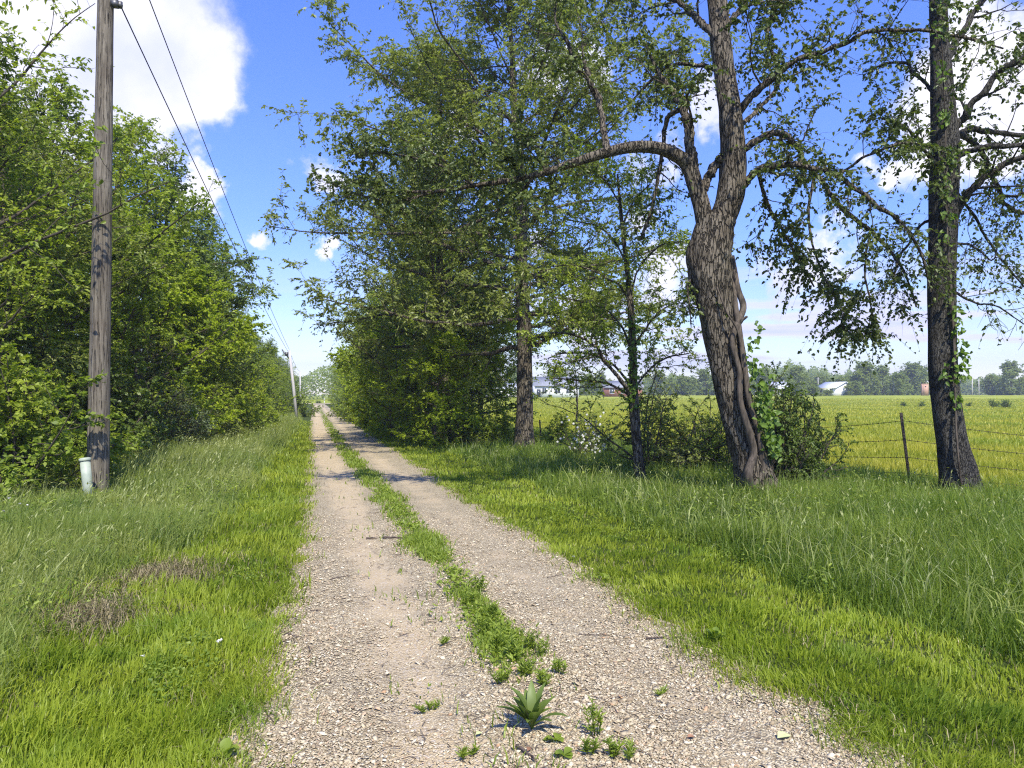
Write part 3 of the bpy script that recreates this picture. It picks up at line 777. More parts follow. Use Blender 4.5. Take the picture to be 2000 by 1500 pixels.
def trunk_bump(seed, amp=.10, k=9, flare=0):
    r = np.random.RandomState(seed); ph = r.uniform(0, 6.28, 12)
    def f(t, th):
        b = 1+amp*.6*np.sin(th*k+ph[0]+3*np.sin(t*9+ph[1]))*np.cos(t*31+ph[2]+np.sin(th*2)*2)
        b = b+amp*.7*np.sin(th*2+ph[3]+t*5)+amp*.5*np.sin(th*3+ph[4]-t*11)+amp*.35*np.sin(t*47+th*5+ph[5])
        if flare:
            fl = np.exp(-t*22)*flare
            b = b+fl*(1+.55*np.sin(th*5+ph[6]))
        return b
    return f

def autotree(seed, Ht, R, tr, first=.18, nl=20, nb=8, per=14, lf=.10, wf=.055, shape='round', mats=('bark_twig', 'leaf_mid'), per_m=9, tlen=.55,
             lean=(0, 0), sub=0, detail=1, name='broadleaf_tree', label='', cat='tree', group=None, droop=.25, trop=.03, clump=.5, hang=.3, base=(0, 0, 0), upb=.8):
    T = Tree(seed, base); r = T.r
    tp = T.wander(np.array([0, 0, -.2]), nrm(np.array([lean[0], lean[1], 1.])), Ht*.93, 14, .05, .05)
    rad = tr*(1-np.linspace(0, 1, 15)**1.1*.9); rad[0] *= 1.5; rad[1] *= 1.08
    tps = smooth_path(np.c_[tp, rad], 40)
    T.wood.tube(tps[:, :3], tps[:, 3], 12, bump=trunk_bump(seed, .08, 7), cap=False)
    T.br.append((tp[9:], .1))
    for i in range(nl):
        t = first+(1-first)*((i+r.uniform(0, .8))/nl)**.95; f = t*14; a = min(int(f), 13)
        p = tp[a]+(tp[a+1]-tp[a])*(f-a)
        u = (t-first)/(1-first)
        if shape == 'round': ln = R*(.62+.55*math.sin(math.pi*min(u*1.05+.12, 1)))*(1-.45*u**3)
        elif shape == 'cone': ln = R*(1.05-.9*u)
        else: ln = R*(.75+.35*math.sin(math.pi*u))
        ln *= r.uniform(.75, 1.2)
        az = i*2.4+r.uniform(-.5, .5); el = math.radians(8+58*u+r.uniform(-10, 12))
        d = np.array([math.cos(az)*math.cos(el), math.sin(az)*math.cos(el), math.sin(el)])
        lp = T.wander(p, d, ln, 8, .13, trop)
        T.limb(lp, max(tr*.42*(1-.6*t), .02), .008, 6, nb, ln*.42, .22, sub=sub)
    for k in range(len(T.br)): pass
    s = T
    root = None
    # local coords: shift into base only through the empty
    T.base = np.zeros(3)
    root = T.build(name, mats, label, cat, group, dict(per=per, L=lf, W=wf, detail=detail, hang=hang, clump=clump, upb=upb), dict(per_m=per_m, tlen=tlen, droop=droop))
    root.location = base
    return root

def bush(seed, Ht, R, ns=14, per=12, lf=.05, wf=.028, mats=('bark_twig', 'leaf_mid'), per_m=10, tlen=.3, nb=7, name='shrub', label='', cat='shrub', group=None, base=(0, 0, 0),
         open_=.8, detail=1, clump=.5, lean=(0, 0)):
    T = Tree(seed); r = T.r
    for i in range(ns):
        az = i*2.4+r.uniform(-.4, .4); el = math.radians(r.uniform(35, 88)) if open_ > .5 else math.radians(r.uniform(10, 85))
        d = np.array([math.cos(az)*math.cos(el)*R/Ht*1.6+lean[0], math.sin(az)*math.cos(el)*R/Ht*1.6+lean[1], math.sin(el)])
        ln = math.hypot(Ht*math.sin(el), R*math.cos(el))*r.uniform(.65, 1.05)
        p = np.array([math.cos(az)*.12*R, math.sin(az)*.12*R, -.05])
        lp = T.wander(p, nrm(d), ln, 7, .14, .04)
        T.limb(lp, .012+.006*Ht, .005, 5, nb, ln*.4, .12)
    root = T.build(name, mats, label, cat, group, dict(per=per, L=lf, W=wf, detail=detail, clump=clump), dict(per_m=per_m, tlen=tlen))
    root.location = base
    return root

def place(root, x, y, rz=0, s=1.0, sz=None, dz=0):
    root.location = (x, y, gz(x, y)+dz); root.rotation_euler = (0, 0, rz); root.scale = (s, s, s*(sz or 1))
    return root
def children(o): return [c for c in bpy.data.objects if c.parent == o]
KIDS = {}
def copy_thing(root, label, mats=None, group=None, name=None, cat=None):
    if root.name not in KIDS: KIDS[root.name] = children(root)
    c = root.copy(); COL.objects.link(c); c['label'] = label
    if group: c['group'] = group
    if cat: c['category'] = cat
    if name: c.name = name
    for ch in KIDS[root.name]:
        k = ch.copy(); COL.objects.link(k); k.parent = c
        if mats and ch.name.startswith('crown'):
            k.material_slots[0].link = 'OBJECT'; k.material_slots[0].material = M[mats]
    return c

# ---- hero trees, limbs laid out in the tree's own depth
def hpath(spec, d0, n=None):
    pts = np.array([np.append(P(a[0], a[1], d0+(a[3] if len(a) > 3 else 0)), a[2]/2*(d0+(a[3] if len(a) > 3 else 0))/F) for a in spec])
    n = n or max(8, len(spec)*4)
    s = smooth_path(pts, n); return s[:, :3], np.maximum(s[:, 3], .003)

def hero_tree_fork():
    d0 = 11.8
    b = P(1478, 985, d0); b = np.array([b[0], b[1], gz(b[0], b[1])])
    T = Tree(101, b)
    g = lambda px, d=0: P(px, 1000, d0+d)
    def foot(px): return 785+ (CAMZ*F/d0)-0  # image row where the ground is at this depth
    fy = foot(0)
    tp, tr = hpath([(1490, fy+14, 100), (1480, 955, 84), (1467, 905, 70), (1452, 850, 66), (1438, 790, 68), (1418, 700, 68), (1400, 610, 70), (1388, 540, 80), (1386, 500, 82), (1394, 455, 72), (1402, 425, 66)], d0, 90)
    T.wood.tube(tp, tr, 40, bump=trunk_bump(7, .075, 11, .75))
    rp, rr = hpath([(1396, 470, 52), (1412, 425, 50), (1428, 370, 52), (1432, 300, 50), (1428, 230, 45), (1418, 160, 42, .1), (1408, 90, 40, .1), (1402, 20, 38, .2), (1396, -60, 34, .3), (1400, -200, 24, .5), (1390, -330, 12, .6)], d0, 90)
    T.wood.tube(rp, rr, 26, bump=trunk_bump(8, .07, 9)); 
    lp, lr = hpath([(1386, 480, 40), (1378, 440, 36), (1368, 395, 32), (1357, 360, 30), (1345, 325, 28), (1320, 302, 25, -.1), (1280, 288, 23, -.2), (1235, 287, 22, -.3), (1180, 299, 20, -.4), (1120, 318, 17, -.4), (1060, 338, 14, -.3), (1000, 352, 11, -.2), (930, 362, 9, 0), (850, 374, 7, .2), (760, 372, 5, .3), (690, 360, 3, .4)], d0, 90)
    T.wood.tube(lp, lr, 20, bump=trunk_bump(9, .06, 7))
    def L(spec, nb=7, bl=1.2, start=.25, down=0, **k):
        p, r_ = hpath(spec, d0); T.limb(p, r_, 0, 9, nb, bl, start, down=down, sub=k.pop('sub', 2), **k)
    # twigs for the long left limb
    T.limb(lp[45:], lr[45:]*.6, 0, 5, 14, 1.3, .1, sub=3)
    T.br.append((rp[70:], .1))
    L([(1356, 340, 20), (1350, 290, 19), (1343, 240, 18), (1332, 205, 15), (1308, 172, 10, .2), (1280, 130, 7, .3), (1260, 85, 4, .4)], 6, 1.0)
    L([(1332, 212, 12), (1306, 228, 10, .3), (1296, 270, 9, .5), (1290, 330, 8, .6), (1275, 400, 7, .7), (1250, 470, 5, .8)], 5, .7)
    L([(1375, 372, 15), (1392, 335, 17, .1), (1410, 305, 18)], 0, .1)
    L([(1430, 245, 16), (1452, 205, 14), (1500, 158, 13, -.3), (1560, 115, 11, -.6), (1640, 90, 9, -.9), (1700, 62, 8, -1.1), (1800, 58, 6, -1.3), (1900, 78, 5, -1.4), (1960, 95, 3, -1.5)], 10, 1.2, .15)
    L([(1438, 300, 16), (1462, 285, 14), (1500, 264, 13, .3), (1535, 264, 12, .5), (1562, 298, 11, .7), (1600, 350, 10, .9), (1650, 410, 9, 1.0), (1720, 470, 7, 1.1), (1765, 530, 5, 1.1), (1790, 600, 3, 1.1)], 13, 1.0, .10, .2)
    L([(1436, 380, 16), (1462, 350, 14), (1500, 323, 12, -.2), (1560, 320, 11, -.4), (1630, 338, 10, -.5), (1690, 385, 9, -.6), (1760, 432, 7, -.6), (1800, 500, 5, -.6), (1818, 570, 3, -.5)], 13, 1.0, .10, .2)
    L([(1402, 75, 17), (1378, 50, 14, .2), (1345, 20, 11, .5), (1300, -8, 9, .8), (1230, -30, 6, 1), (1140, -40, 4, 1.2)], 8, 1.2)
    L([(1412, 145, 10), (1375, 128, 8, .3), (1330, 122, 7, .5), (1290, 140, 5, .7), (1245, 185, 4, .9)], 6, .8)
    L([(1415, 60, 12), (1450, 10, 10, .4), (1490, -60, 8, .8), (1560, -130, 5, 1.1)], 8, 1.3)
    L([(1440, 250, 9), (1480, 215, 8, .6), (1520, 160, 7, .9), (1500, 60, 5, 1.2), (1540, -20, 3, 1.3)], 8, 1.0)
    L([(1186, 296, 14, -.4), (1178, 250, 12, -.2), (1165, 195, 12, 0), (1140, 135, 11, .2), (1112, 90, 8, .4), (1085, 40, 5, .5), (1090, -20, 3, .6)], 7, 1.1)
    L([(1050, 340, 7, -.3), (1020, 370, 5, -.2), (985, 400, 4, 0), (940, 430, 3, .1)], 5, .7)
    L([(850, 374, 6, .2), (780, 392, 4, .3), (700, 380, 3, .4), (630, 350, 2, .5)], 6, .7, .2, sub=1)
    L([(930, 362, 6, 0), (850, 320, 4, .3), (760, 300, 3, .5), (680, 300, 2, .6)], 6, .8, .2, sub=1)
    L([(1480, 330, 8, -.2), (1500, 400, 6, .3), (1540, 470, 5, .7), (1590, 560, 3, 1)], 8, .8, .15, .4)
    L([(1590, 345, 7, .9), (1580, 420, 5, .9), (1600, 520, 4, .8), (1640, 600, 3, .8), (1650, 660, 2, .8)], 8, .6, .2, .5)
    L([(1700, 455, 5, 1), (1690, 520, 4, 1), (1700, 600, 3, 1), (1720, 650, 2, 1)], 6, .6, .2, .5)
    L([(1360, 535, 5), (1345, 560, 4, -.1), (1350, 640, 2, -.2)], 2, .25, .3)
    L([(1640, 340, 6, -.5), (1700, 300, 5, -.8), (1780, 280, 4, -1), (1850, 300, 2, -1.2)], 7, .8)
    def keep(p):       # leaves hang in loose clumps, with sky between
        return fbm(p[:, 0]*1.0+p[:, 2]*.8, p[:, 1]-p[:, 2]*.6, 1.7, 15, 2) > -1.1
    root = T.build('forked_tree', ('bark', 'leaf_open'), 'leaning rugged tree that forks low, one long limb arching left over the grass', 'tree', None,
                   dict(per=16, L=.070, W=.045, detail=2, hang=.5, clump=.6, upb=.5, jitter=.7), dict(per_m=10, tlen=.5, droop=.4, keep=keep))
    # woody vine wound round the lower trunk
    V = Solid()
    def vine(spec, sides=9):
        p, r_ = hpath(spec, d0, 50); V.tube(p-np.array(b), r_, sides, bump=trunk_bump(3, .1, 4))
    vine([(1478, fy-10, 20, -.25), (1461, 930, 17, -.40), (1472, 885, 15, -.34), (1462, 840, 15, -.36), (1446, 785, 12, -.36), (1444, 725, 12, -.32), (1430, 670, 11, -.32), (1440, 632, 14, -.2), (1452, 600, 13, -.05), (1440, 560, 12, 0), (1430, 500, 9, .1)])
    vine([(1502, fy-5, 14, -.2), (1488, 900, 11, -.28), (1481, 850, 10, -.28), (1462, 780, 12, -.3), (1452, 700, 12, -.25), (1440, 620, 11, -.2), (1432, 560, 10, 0), (1425, 530, 6, .1)])
    vine([(1440, 640, 8, -.2), (1450, 625, 7, -.25), (1460, 618, 4, -.3)], 6)
    vine([(1400, 560, 3, -.35), (1420, 610, 4, -.4), (1442, 650, 4, -.4), (1450, 720, 3, -.35)], 5)
    vr = empty('woody_vine', tuple(b), 'thick pale brown woody vine twisting up the leaning forked tree', 'vine')
    V.build('stem', M['vine_wood'], vr)
    r = np.random.RandomState(9); pts = []
    for (px, py, s_, n_) in ((1492, 760, 16, 60), (1500, 820, 18, 110), (1490, 800, 14, 60), (1512, 870, 12, 50), (1478, 720, 8, 26), (1470, 690, 16, 24), (1480, 650, 10, 14)):
        for _ in range(n_): pts.append(P(px+r.normal(0, s_*.6), py+r.normal(0, s_), d0-.25+r.normal(0, .12)))
    pts = np.array(pts)-b; n = len(pts)
    dd = nrm(r.normal(0, .6, (n, 3))+[-.2, -.4, -.5]); up = nrm(r.normal(0, .35, (n, 3))+[-.2, -.8, .6])
    v, q, k = leaves(pts, dd, up, r.uniform(.06, .12, n), r.uniform(.05, .09, n), r)
    mesh_np('foliage', v, [q], M['ivy'], vr, rnd=np.repeat(r.uniform(.2, 1, n), k))

def hero_tree_right():
    d0 = 12.0
    fy = 785+CAMZ*F/d0
    b = P(1875, fy, d0); b = np.array([b[0], b[1], gz(b[0], b[1])])
    T = Tree(202, b)
    tp, tr = hpath([(1882, fy+10, 74), (1873, 925, 66), (1862, 870, 56), (1850, 800, 52), (1842, 720, 50), (1839, 620, 48), (1840, 500, 48), (1843, 400, 50), (1846, 300, 50), (1842, 200, 42, .05), (1836, 100, 34, .1), (1832, 0, 30, .15), (1830, -120, 24, .2), (1825, -260, 12, .3)], d0, 110)
    T.wood.tube(tp, tr, 36, bump=trunk_bump(17, .05, 13, .35))
    T.br.append((tp[90:], .1))
    def L(spec, nb=7, bl=1.2, start=.2, down=0, sub=2):
        p, r_ = hpath(spec, d0); T.limb(p, r_, 0, 9, nb, bl, start, down=down, sub=sub)
    L([(1848, 290, 22), (1866, 250, 18), (1900, 205, 14, -.2), (1950, 145, 12, -.4), (2010, 108, 10, -.6), (2080, 80, 7, -.8), (2180, 60, 4, -1)], 7, 1.2)
    L([(1845, 125, 17), (1868, 85, 14, .1), (1892, 40, 11, .2), (1930, -20, 9, .3), (1980, -110, 5, .5)], 7, 1.3)
    L([(1852, 280, 14), (1880, 258, 12, .3), (1920, 252, 11, .5), (2010, 264, 9, .7), (2100, 250, 6, .9)], 6, 1.0)
    L([(1853, 320, 13), (1885, 298, 11, -.1), (1925, 288, 10, -.3), (2010, 284, 9, -.5), (2110, 300, 6, -.8)], 6, 1.0)
    L([(1850, 440, 20), (1866, 415, 18), (1900, 368, 14, -.2), (1950, 327, 13, -.4), (2010, 306, 12, -.6), (2100, 290, 8, -.8)], 6, 1.0)
    L([(1858, 255, 12), (1895, 275, 10, .4), (1925, 310, 9, .6), (1945, 360, 9, .7), (1968, 403, 8, .8), (2010, 415, 7, .9), (2080, 405, 4, 1)], 5, .9, .3, .1)
    L([(1955, 385, 6, .7), (1990, 380, 5, .6), (2020, 370, 3, .5)], 3, .5)
    L([(1850, 478, 6), (1890, 476, 5, -.1), (1915, 490, 4, -.2), (1940, 506, 3, -.3), (1950, 470, 2, -.3)], 5, .6)
    L([(1852, 560, 5), (1900, 590, 4, -.2), (1950, 600, 3, -.4), (2010, 640, 2, -.5)], 7, .8, .2, .3)
    L([(1845, 340, 8), (1810, 300, 6, -.3), (1770, 250, 5, -.6), (1720, 230, 3, -.8)], 6, .8)
    L([(1838, 210, 9), (1800, 150, 7, .4), (1750, 120, 5, .7), (1690, 140, 3, .9)], 7, .9)
    L([(1842, 420, 6), (1800, 440, 5, .4), (1760, 500, 4, .7), (1740, 560, 2, .8)], 7, .7, .2, .3)
    L([(1832, 20, 10), (1790, -40, 8, .3), (1730, -80, 5, .6)], 7, 1.2)
    L([(1856, 360, 7, 0), (1900, 420, 5, .6), (1950, 500, 4, .9), (2000, 560, 3, 1)], 8, .8, .2, .3)
    def keep(p): return fbm(p[:, 0]*1.0+p[:, 2]*.8, p[:, 1]-p[:, 2]*.6, 1.6, 16, 2) > -.5
    T.build('dark_bark_tree', ('bark_dark', 'leaf_open'), 'straight dark barked tree standing by the fence nearest the right edge', 'tree', None,
            dict(per=8, L=.070, W=.042, detail=2, hang=.5, clump=.7, upb=.5, jitter=.7), dict(per_m=8, tlen=.48, droop=.35, keep=keep))
    vr = empty('climbing_ivy', tuple(b), 'bright green climbing leaves on the dark straight trunk at right', 'vine')
    r = np.random.RandomState(19); pts = []
    for (px, py, s_, n_) in ((1868, 780, 8, 26), (1876, 730, 10, 36), (1880, 690, 10, 40), (1870, 640, 10, 26), (1866, 600, 8, 14), (1850, 730, 8, 12), (1845, 470, 7, 12), (1848, 420, 8, 14), (1850, 370, 9, 16), (1860, 305, 12, 22), (1845, 235, 9, 22), (1840, 140, 10, 20), (1832, 60, 10, 16), (1842, 10, 12, 20), (1850, 340, 6, 8)):
        for _ in range(n_): pts.append(P(px+r.normal(0, s_*.8), py+r.normal(0, s_*1.3), d0-.24+r.normal(0, .05)))
    pts = np.array(pts)-b; n = len(pts)
    dd = nrm(r.normal(0, .6, (n, 3))+[-.1, -.4, -.6]); up = nrm(r.normal(0, .35, (n, 3))+[-.2, -.8, .6])
    v, q, k = leaves(pts, dd, up, r.uniform(.06, .12, n), r.uniform(.045, .08, n), r)
    mesh_np('foliage', v, [q], M['ivy'], vr, rnd=np.repeat(r.uniform(.2, 1, n), k))
    S = Solid()
    for dx in (0, .05):
        p, r_ = hpath([(1882, fy, 4, -.27), (1872, 900, 4, -.3), (1866, 800, 3.5, -.27), (1862+dx*60, 650, 3, -.25), (1850, 450, 3, -.26), (1846, 250, 2.5, -.24), (1838, 60, 2, -.2)], d0, 50)
        S.tube(p-b, r_, 5)
    S.build('stem', M['vine_wood'], vr)

def hero_sapling():
    d0 = 14.0; fy = 785+CAMZ*F/d0
    b = P(1254, fy, d0); b = np.array([b[0], b[1], gz(b[0], b[1])])
    T = Tree(303, b)
    tp, tr = hpath([(1258, fy+4, 30), (1250, 925, 23), (1243, 860, 19), (1238, 790, 20), (1237, 740, 16), (1236, 680, 14), (1232, 600, 12), (1224, 520, 9), (1214, 430, 7), (1206, 340, 4)], d0, 60)
    T.wood.tube(tp, tr, 14, bump=trunk_bump(27, .05, 6, .2)); T.br.append((tp[20:], .05))
    def L(spec, nb=6, bl=.8, start=.2, down=0, sub=3):
        p, r_ = hpath(spec, d0); T.limb(p, r_, 0, 6, nb+2, bl*1.45, start, down=down, sub=sub)
    L([(1237, 780, 9), (1215, 745, 8, -.2), (1185, 710, 7.5, -.3), (1160, 675, 6, -.5), (1125, 655, 5, -.6), (1080, 650, 3.5, -.7), (1040, 655, 2, -.8)], 9, .8)
    L([(1238, 785, 7), (1220, 765, 5, .2), (1180, 748, 4, .4), (1120, 742, 3, .5), (1080, 738, 2, .6)], 6, .6)
    L([(1236, 760, 5), (1200, 715, 4.5, .4), (1150, 690, 4, .6), (1100, 690, 3, .8), (1070, 700, 2, .9)], 6, .6)
    L([(1236, 700, 6), (1222, 650, 5, .2), (1190, 610, 4, .3), (1140, 590, 3, .5), (1080, 580, 2, .6)], 8, .7)
    L([(1232, 610, 6), (1222, 575, 5), (1190, 545, 4, -.2), (1130, 520, 3, -.4), (1080, 520, 2, -.5)], 8, .7)
    L([(1240, 760, 5), (1265, 725, 4, .2), (1300, 700, 3.5, .3), (1345, 690, 2, .4)], 7, .7)
    L([(1236, 680, 5), (1262, 640, 4, -.2), (1300, 600, 3, -.4), (1340, 590, 2, -.5)], 8, .7)
    L([(1230, 580, 5), (1250, 520, 4, .2), (1290, 480, 3, .3), (1320, 470, 2, .4)], 8, .7)
    L([(1226, 520, 4), (1200, 470, 3.5, .2), (1160, 440, 3, .4), (1110, 430, 2, .5)], 8, .7)
    L([(1216, 440, 4), (1240, 390, 3, -.2), (1270, 360, 2, -.3)], 7, .6)
    L([(1212, 400, 4), (1180, 350, 3, -.3), (1150, 330, 2, -.3)], 7, .6)
    root = T.build('slender_tree', ('bark', 'leaf_mid'), 'slender young tree with fine spreading branches left of the leaning forked tree', 'tree', None,
            dict(per=10, L=.065, W=.032, detail=1, hang=.2, clump=.5, upb=.8), dict(per_m=8, tlen=.3, droop=.2))
    r = np.random.RandomState(29); n = 260
    py = r.uniform(620, 800, n); px = 1237+r.normal(0, 7, n)
    pts = np.array([P(a, c, d0+e) for a, c, e in zip(px, py, r.normal(-.08, .07, n))])-b
    dd = nrm(r.normal(0, .7, (n, 3))+[0, -.3, -.4]); up = nrm(r.normal(0, .4, (n, 3))+[-.2, -.8, .6])
    v, q, k = leaves(pts, dd, up, r.uniform(.06, .11, n), r.uniform(.04, .07, n), r)
    vr = empty('climbing_ivy', tuple(b), 'leafy green vine clinging to the slender young tree', 'vine')
    mesh_np('foliage', v, [q], M['ivy'], vr, rnd=np.repeat(r.uniform(.2, 1, n), k))

def hero_tall():
    """the tall tree whose crown fills the middle of the photo, trunk left of the slender one"""
    d0 = 23.5; fy = 785+CAMZ*F/d0
    b = P(1025, fy, d0); b = np.array([b[0], b[1], gz(b[0], b[1])])
    T = Tree(404, b); r = T.r
    tp, tr = hpath([(1026, fy+4, 48), (1024, 860, 38), (1025, 800, 33), (1025, 720, 31), (1023, 640, 29), (1019, 560, 26), (1017, 480, 24), (1020, 400, 21), (1014, 300, 17), (1004, 200, 13), (1000, 100, 9), (990, -20, 6), (985, -120, 3)], d0, 90)
    T.wood.tube(tp, tr, 24, bump=trunk_bump(37, .06, 10, .4)); T.br.append((tp[60:], .05))
    for i in range(64):
        u = (i+r.uniform(0, .9))/64; py = 690-820*u
        az = i*2.4+r.uniform(-.4, .4); el = math.radians(-2+48*u+r.uniform(-12, 12))
        ln = (4.6+2.3*math.sin(math.pi*min(u*1.1, 1)))*(1-.55*u**2)*r.uniform(.8, 1.15)
        j = int(np.argmin(np.abs(tp[:, 2]-P(1020, py, d0)[2]))); p = tp[j]
        d = np.array([math.cos(az)*math.cos(el), math.sin(az)*math.cos(el), math.sin(el)])
        if d[0] > .1: ln *= .92
        if u > .55 and d[0] < 0: ln *= .82
        lp = T.wander(p, d, ln*(1.15 if d[0] < -.2 else 1), 9, .11, .015)
        T.limb(lp, max(tr[j]*.34, .02), .008, 7, 10, ln*.36, .2, sub=3, wob=.18)
    T.build('tall_tree', ('bark', 'leaf_olive'), 'tall full crowned tree overhanging the lane, trunk clear of the field behind', 'tree', None,
            dict(per=14, L=.125, W=.052, detail=1, hang=.35, clump=.5, upb=.7), dict(per_m=6.5, tlen=.5, droop=.3))

def build_hero():
    hero_tree_fork(); hero_tree_right(); hero_sapling(); hero_tall()
build_hero()

def at(px, d):     # ground point in that pixel column, d metres ahead
    p = P(px, 770, d); return p[0], p[1]
def row_x(X, Y): return X, Y

def build_woods():
    # ------- prototypes of broadleaf trees
    G = 'trees of the woods left of the lane'
    A = autotree(11, 12.0, 4.1, .19, .10, 34, 9, 14, .13, .072, mats=('bark_twig', 'leaf_mid'), label='leafy mid green tree directly behind the utility pole', group=G)
    B = autotree(12, 11.2, 3.8, .17, .08, 34, 9, 14, .12, .078, mats=('bark_twig', 'leaf_dark'), label='dark green tree with a tall rounded top right of the utility pole', group=G)
    C = autotree(13, 9.0, 3.3, .13, .05, 30, 8, 22, .12, .078, mats=('bark_twig', 'leaf_bright'), label='yellow green tree glowing bright just right of the utility pole', group=G)
    D = autotree(14, 12.6, 3.9, .2, .12, 34, 9, 13, .14, .058, mats=('bark_twig', 'leaf_olive'), label='olive green tall tree left of the utility pole', group=G)
    place(A, *at(150, 19.5), .3, .84); place(B, *at(300, 29), 1.3); place(C, *at(288, 23.5), 2.0, .90); place(D, *at(40, 16.5), 4.0, .70)
    O = autotree(16, 10.5, 4.6, .17, .30, 17, 7, 7, .12, .06, mats=('bark_twig', 'leaf_mid'), label='open big leaved tree whose thin branches hang into the upper left corner', group=G, detail=2, per_m=7)
    place(O, *at(-190, 13.0), 1.2, .86)
    spots = [ # proto, x, y, rz, s, sz, mat, label
        (D, *at(-90, 14), 1.0, .66, 1, 'leaf_mid', 'leafy tree cut by the left edge of the photo'),
        (D, *at(190, 24.5), 2.2, .90, 1, 'leaf_mid', 'tall tree rising right behind the utility pole'),
        (B, *at(60, 25), .7, .86, 1, 'leaf_dark', 'tall dark tree deep in the woods left of the utility pole'),
        (C, *at(120, 17.5), 2.6, .62, .9, 'leaf_mid', 'low leafy tree close behind the utility pole on its left'),
        (A, *at(372, 35), 2.7, .86, 1, 'leaf_mid', 'mid green tree topping the slope of crowns right of the dark rounded one'),
        (C, *at(335, 26.5), 5.0, .76, .95, 'leaf_bright', 'bright green low tree in front of the dark rounded tree'),
        (D, *at(402, 43), 3.3, .80, 1, 'leaf_dark', 'dark tree midway between the utility pole and the pale far pole'),
        (B, *at(445, 54), 4.0, .72, 1, 'leaf_mid', 'round topped tree nearer the pale far pole'),
        (C, *at(395, 30.5), .5, .72, .95, 'leaf_mid', 'small full tree at the edge of the long grass, midway along the woods'),
        (C, *at(435, 39), 1.9, .72, .95, 'leaf_bright', 'bright small tree left of the pale far pole'),
        (A, *at(500, 66), 5.1, .64, .95, 'leaf_mid', 'tree standing left of the pale far pole\'s top'),
        (D, *at(525, 76), .2, .62, 1, 'leaf_mid', 'tree just beyond the pale far pole'),
        (C, *at(462, 50), 3.4, .70, 1, 'leaf_mid', 'low tree beside the pale far pole'),
        (C, *at(520, 62), 1.4, .62, 1, 'leaf_mid', 'low full tree tucked behind the pale far pole'),
        (B, *at(250, 36), 5, 1.05, 1, 'leaf_mid', 'tree showing behind the bright yellow green one'),
        (A, *at(-20, 22), 3, .84, 1, 'leaf_mid', 'tree filling the background at the left edge'),
        (D, *at(380, 46), 3, .95, 1, 'leaf_mid', 'tree in the back row behind the mid green slope')]
    for (pr, x, y, rz, s, sz, mt, lb) in spots:
        place(copy_thing(pr, lb, mt, G), x, y, rz, s, sz)
    r = np.random.RandomState(8)
    for i, y in enumerate((70, 78, 86, 96, 107, 120, 134, 150, 167)):
        c = copy_thing((A, B, D, C)[i % 4], 'far tree of the left woods beyond the pale far pole', ('leaf_mid', 'leaf_mid', 'leaf_dark')[i % 3], G)
        place(c, -4.6-.8*r.uniform(), y+8, r.uniform(0, 6.28), .68*r.uniform(.85, 1.0), 1)
    # ------- right row beyond the tall tree
    G2 = 'trees along the right side of the lane'
    R1 = copy_thing(B, 'slim trunked tree left of the tall tree, its stem dark against the field', 'leaf_mid', G2); place(R1, *at(938, 33), 1.2, .80, .95)
    E = autotree(15, 16.2, 4.8, .24, .12, 44, 10, 14, .135, .052, mats=('bark', 'leaf_olive'), name='tall_tree', label='very tall full tree left of the slim trunked one, crown above the lane', group=G2, droop=.35)
    place(E, *at(872, 29), .5, .98)
    sp = [(E, *at(822, 39), 2.4, .90, 1, 'leaf_mid', 'second very tall tree, behind and left of the first'),
          (A, *at(905, 31), 2.4, .62, .9, 'leaf_bright', 'leafy low tree filling the gap left of the slim dark trunk'),
          (A, 6.3, 38, 2.2, .80, 1, 'leaf_bright', 'leafy tree just left of the slim dark trunk'),
          (D, 6.6, 45, .4, .95, 1, 'leaf_olive', 'olive tree leaning over the lane behind the leafy ones'),
          (C, *at(768, 34), 1.1, .74, .85, 'leaf_bright', 'low leafy tree under the very tall ones, nearest the mown grass'),
          (C, *at(845, 25.5), 4.5, .50, .9, 'leaf_bright', 'small light green tree in front of the very tall full tree'),
          (C, 5.3, 41, 3.9, .95, .9, 'leaf_bright', 'low spreading tree whose branches reach the mown grass'),
          (B, 6.0, 53, 3.4, .98, 1, 'leaf_bright', 'big leafy tree reaching over the middle of the lane'),
          (C, 5.0, 50, 1.4, .9, .9, 'leaf_bright', 'bright green low tree on the right verge'),
          (A, 5.4, 62, 5.2, .95, .95, 'leaf_bright', 'tree with branches hanging low over the far lane'),
          (C, 5.0, 60, 4.2, .95, .9, 'leaf_bright', 'bright bushy tree where the lane narrows to a thread')]
    for (pr, x, y, rz, s, sz, mt, lb) in sp: place(copy_thing(pr, lb, mt, G2), x, y, rz, s, sz)  # sunlight on the lane side is put into the brighter leaf colour
    for i, y in enumerate((70, 79, 89, 100, 113, 128, 145, 163)):
        c = copy_thing((B, A, C, D)[i % 4], 'far tree closing over the end of the lane from the right', ('leaf_bright', 'leaf_mid', 'leaf_mid')[i % 3], G2)
        place(c, 5.0+.6*r.uniform(), y, r.uniform(0, 6.28), .85*r.uniform(.8, 1.0), .95)
    # a second stem clump by the tall tree fills its right side
    T2 = autotree(31, 11.5, 4.2, .12, .34, 20, 7, 10, .10, .045, mats=('bark', 'leaf_olive'), name='broadleaf_tree', label='thin stemmed tree hidden mostly inside the tall tree\'s foliage', group=G2, sub=1)
    place(T2, *at(880, 27), 0, .95)
    # thin tree out by the field
    S2 = autotree(32, 4.2, 1.4, .05, .25, 12, 4, 4, .07, .035, mats=('bark', 'leaf_mid'), name='small_tree', label='thin sparse little tree seen against the field through the branches', per_m=6, tlen=.25)
    place(S2, *at(1127, 29), 0)
    # ------- shrubs
    GS = 'shrubs at the foot of the woods'
    b1 = bush(41, 2.6, 1.9, 24, 18, .085, .05, mats=('bark_twig', 'leaf_mid'), label='green shrub in the tall grass left of the utility pole', group=GS, open_=.2)
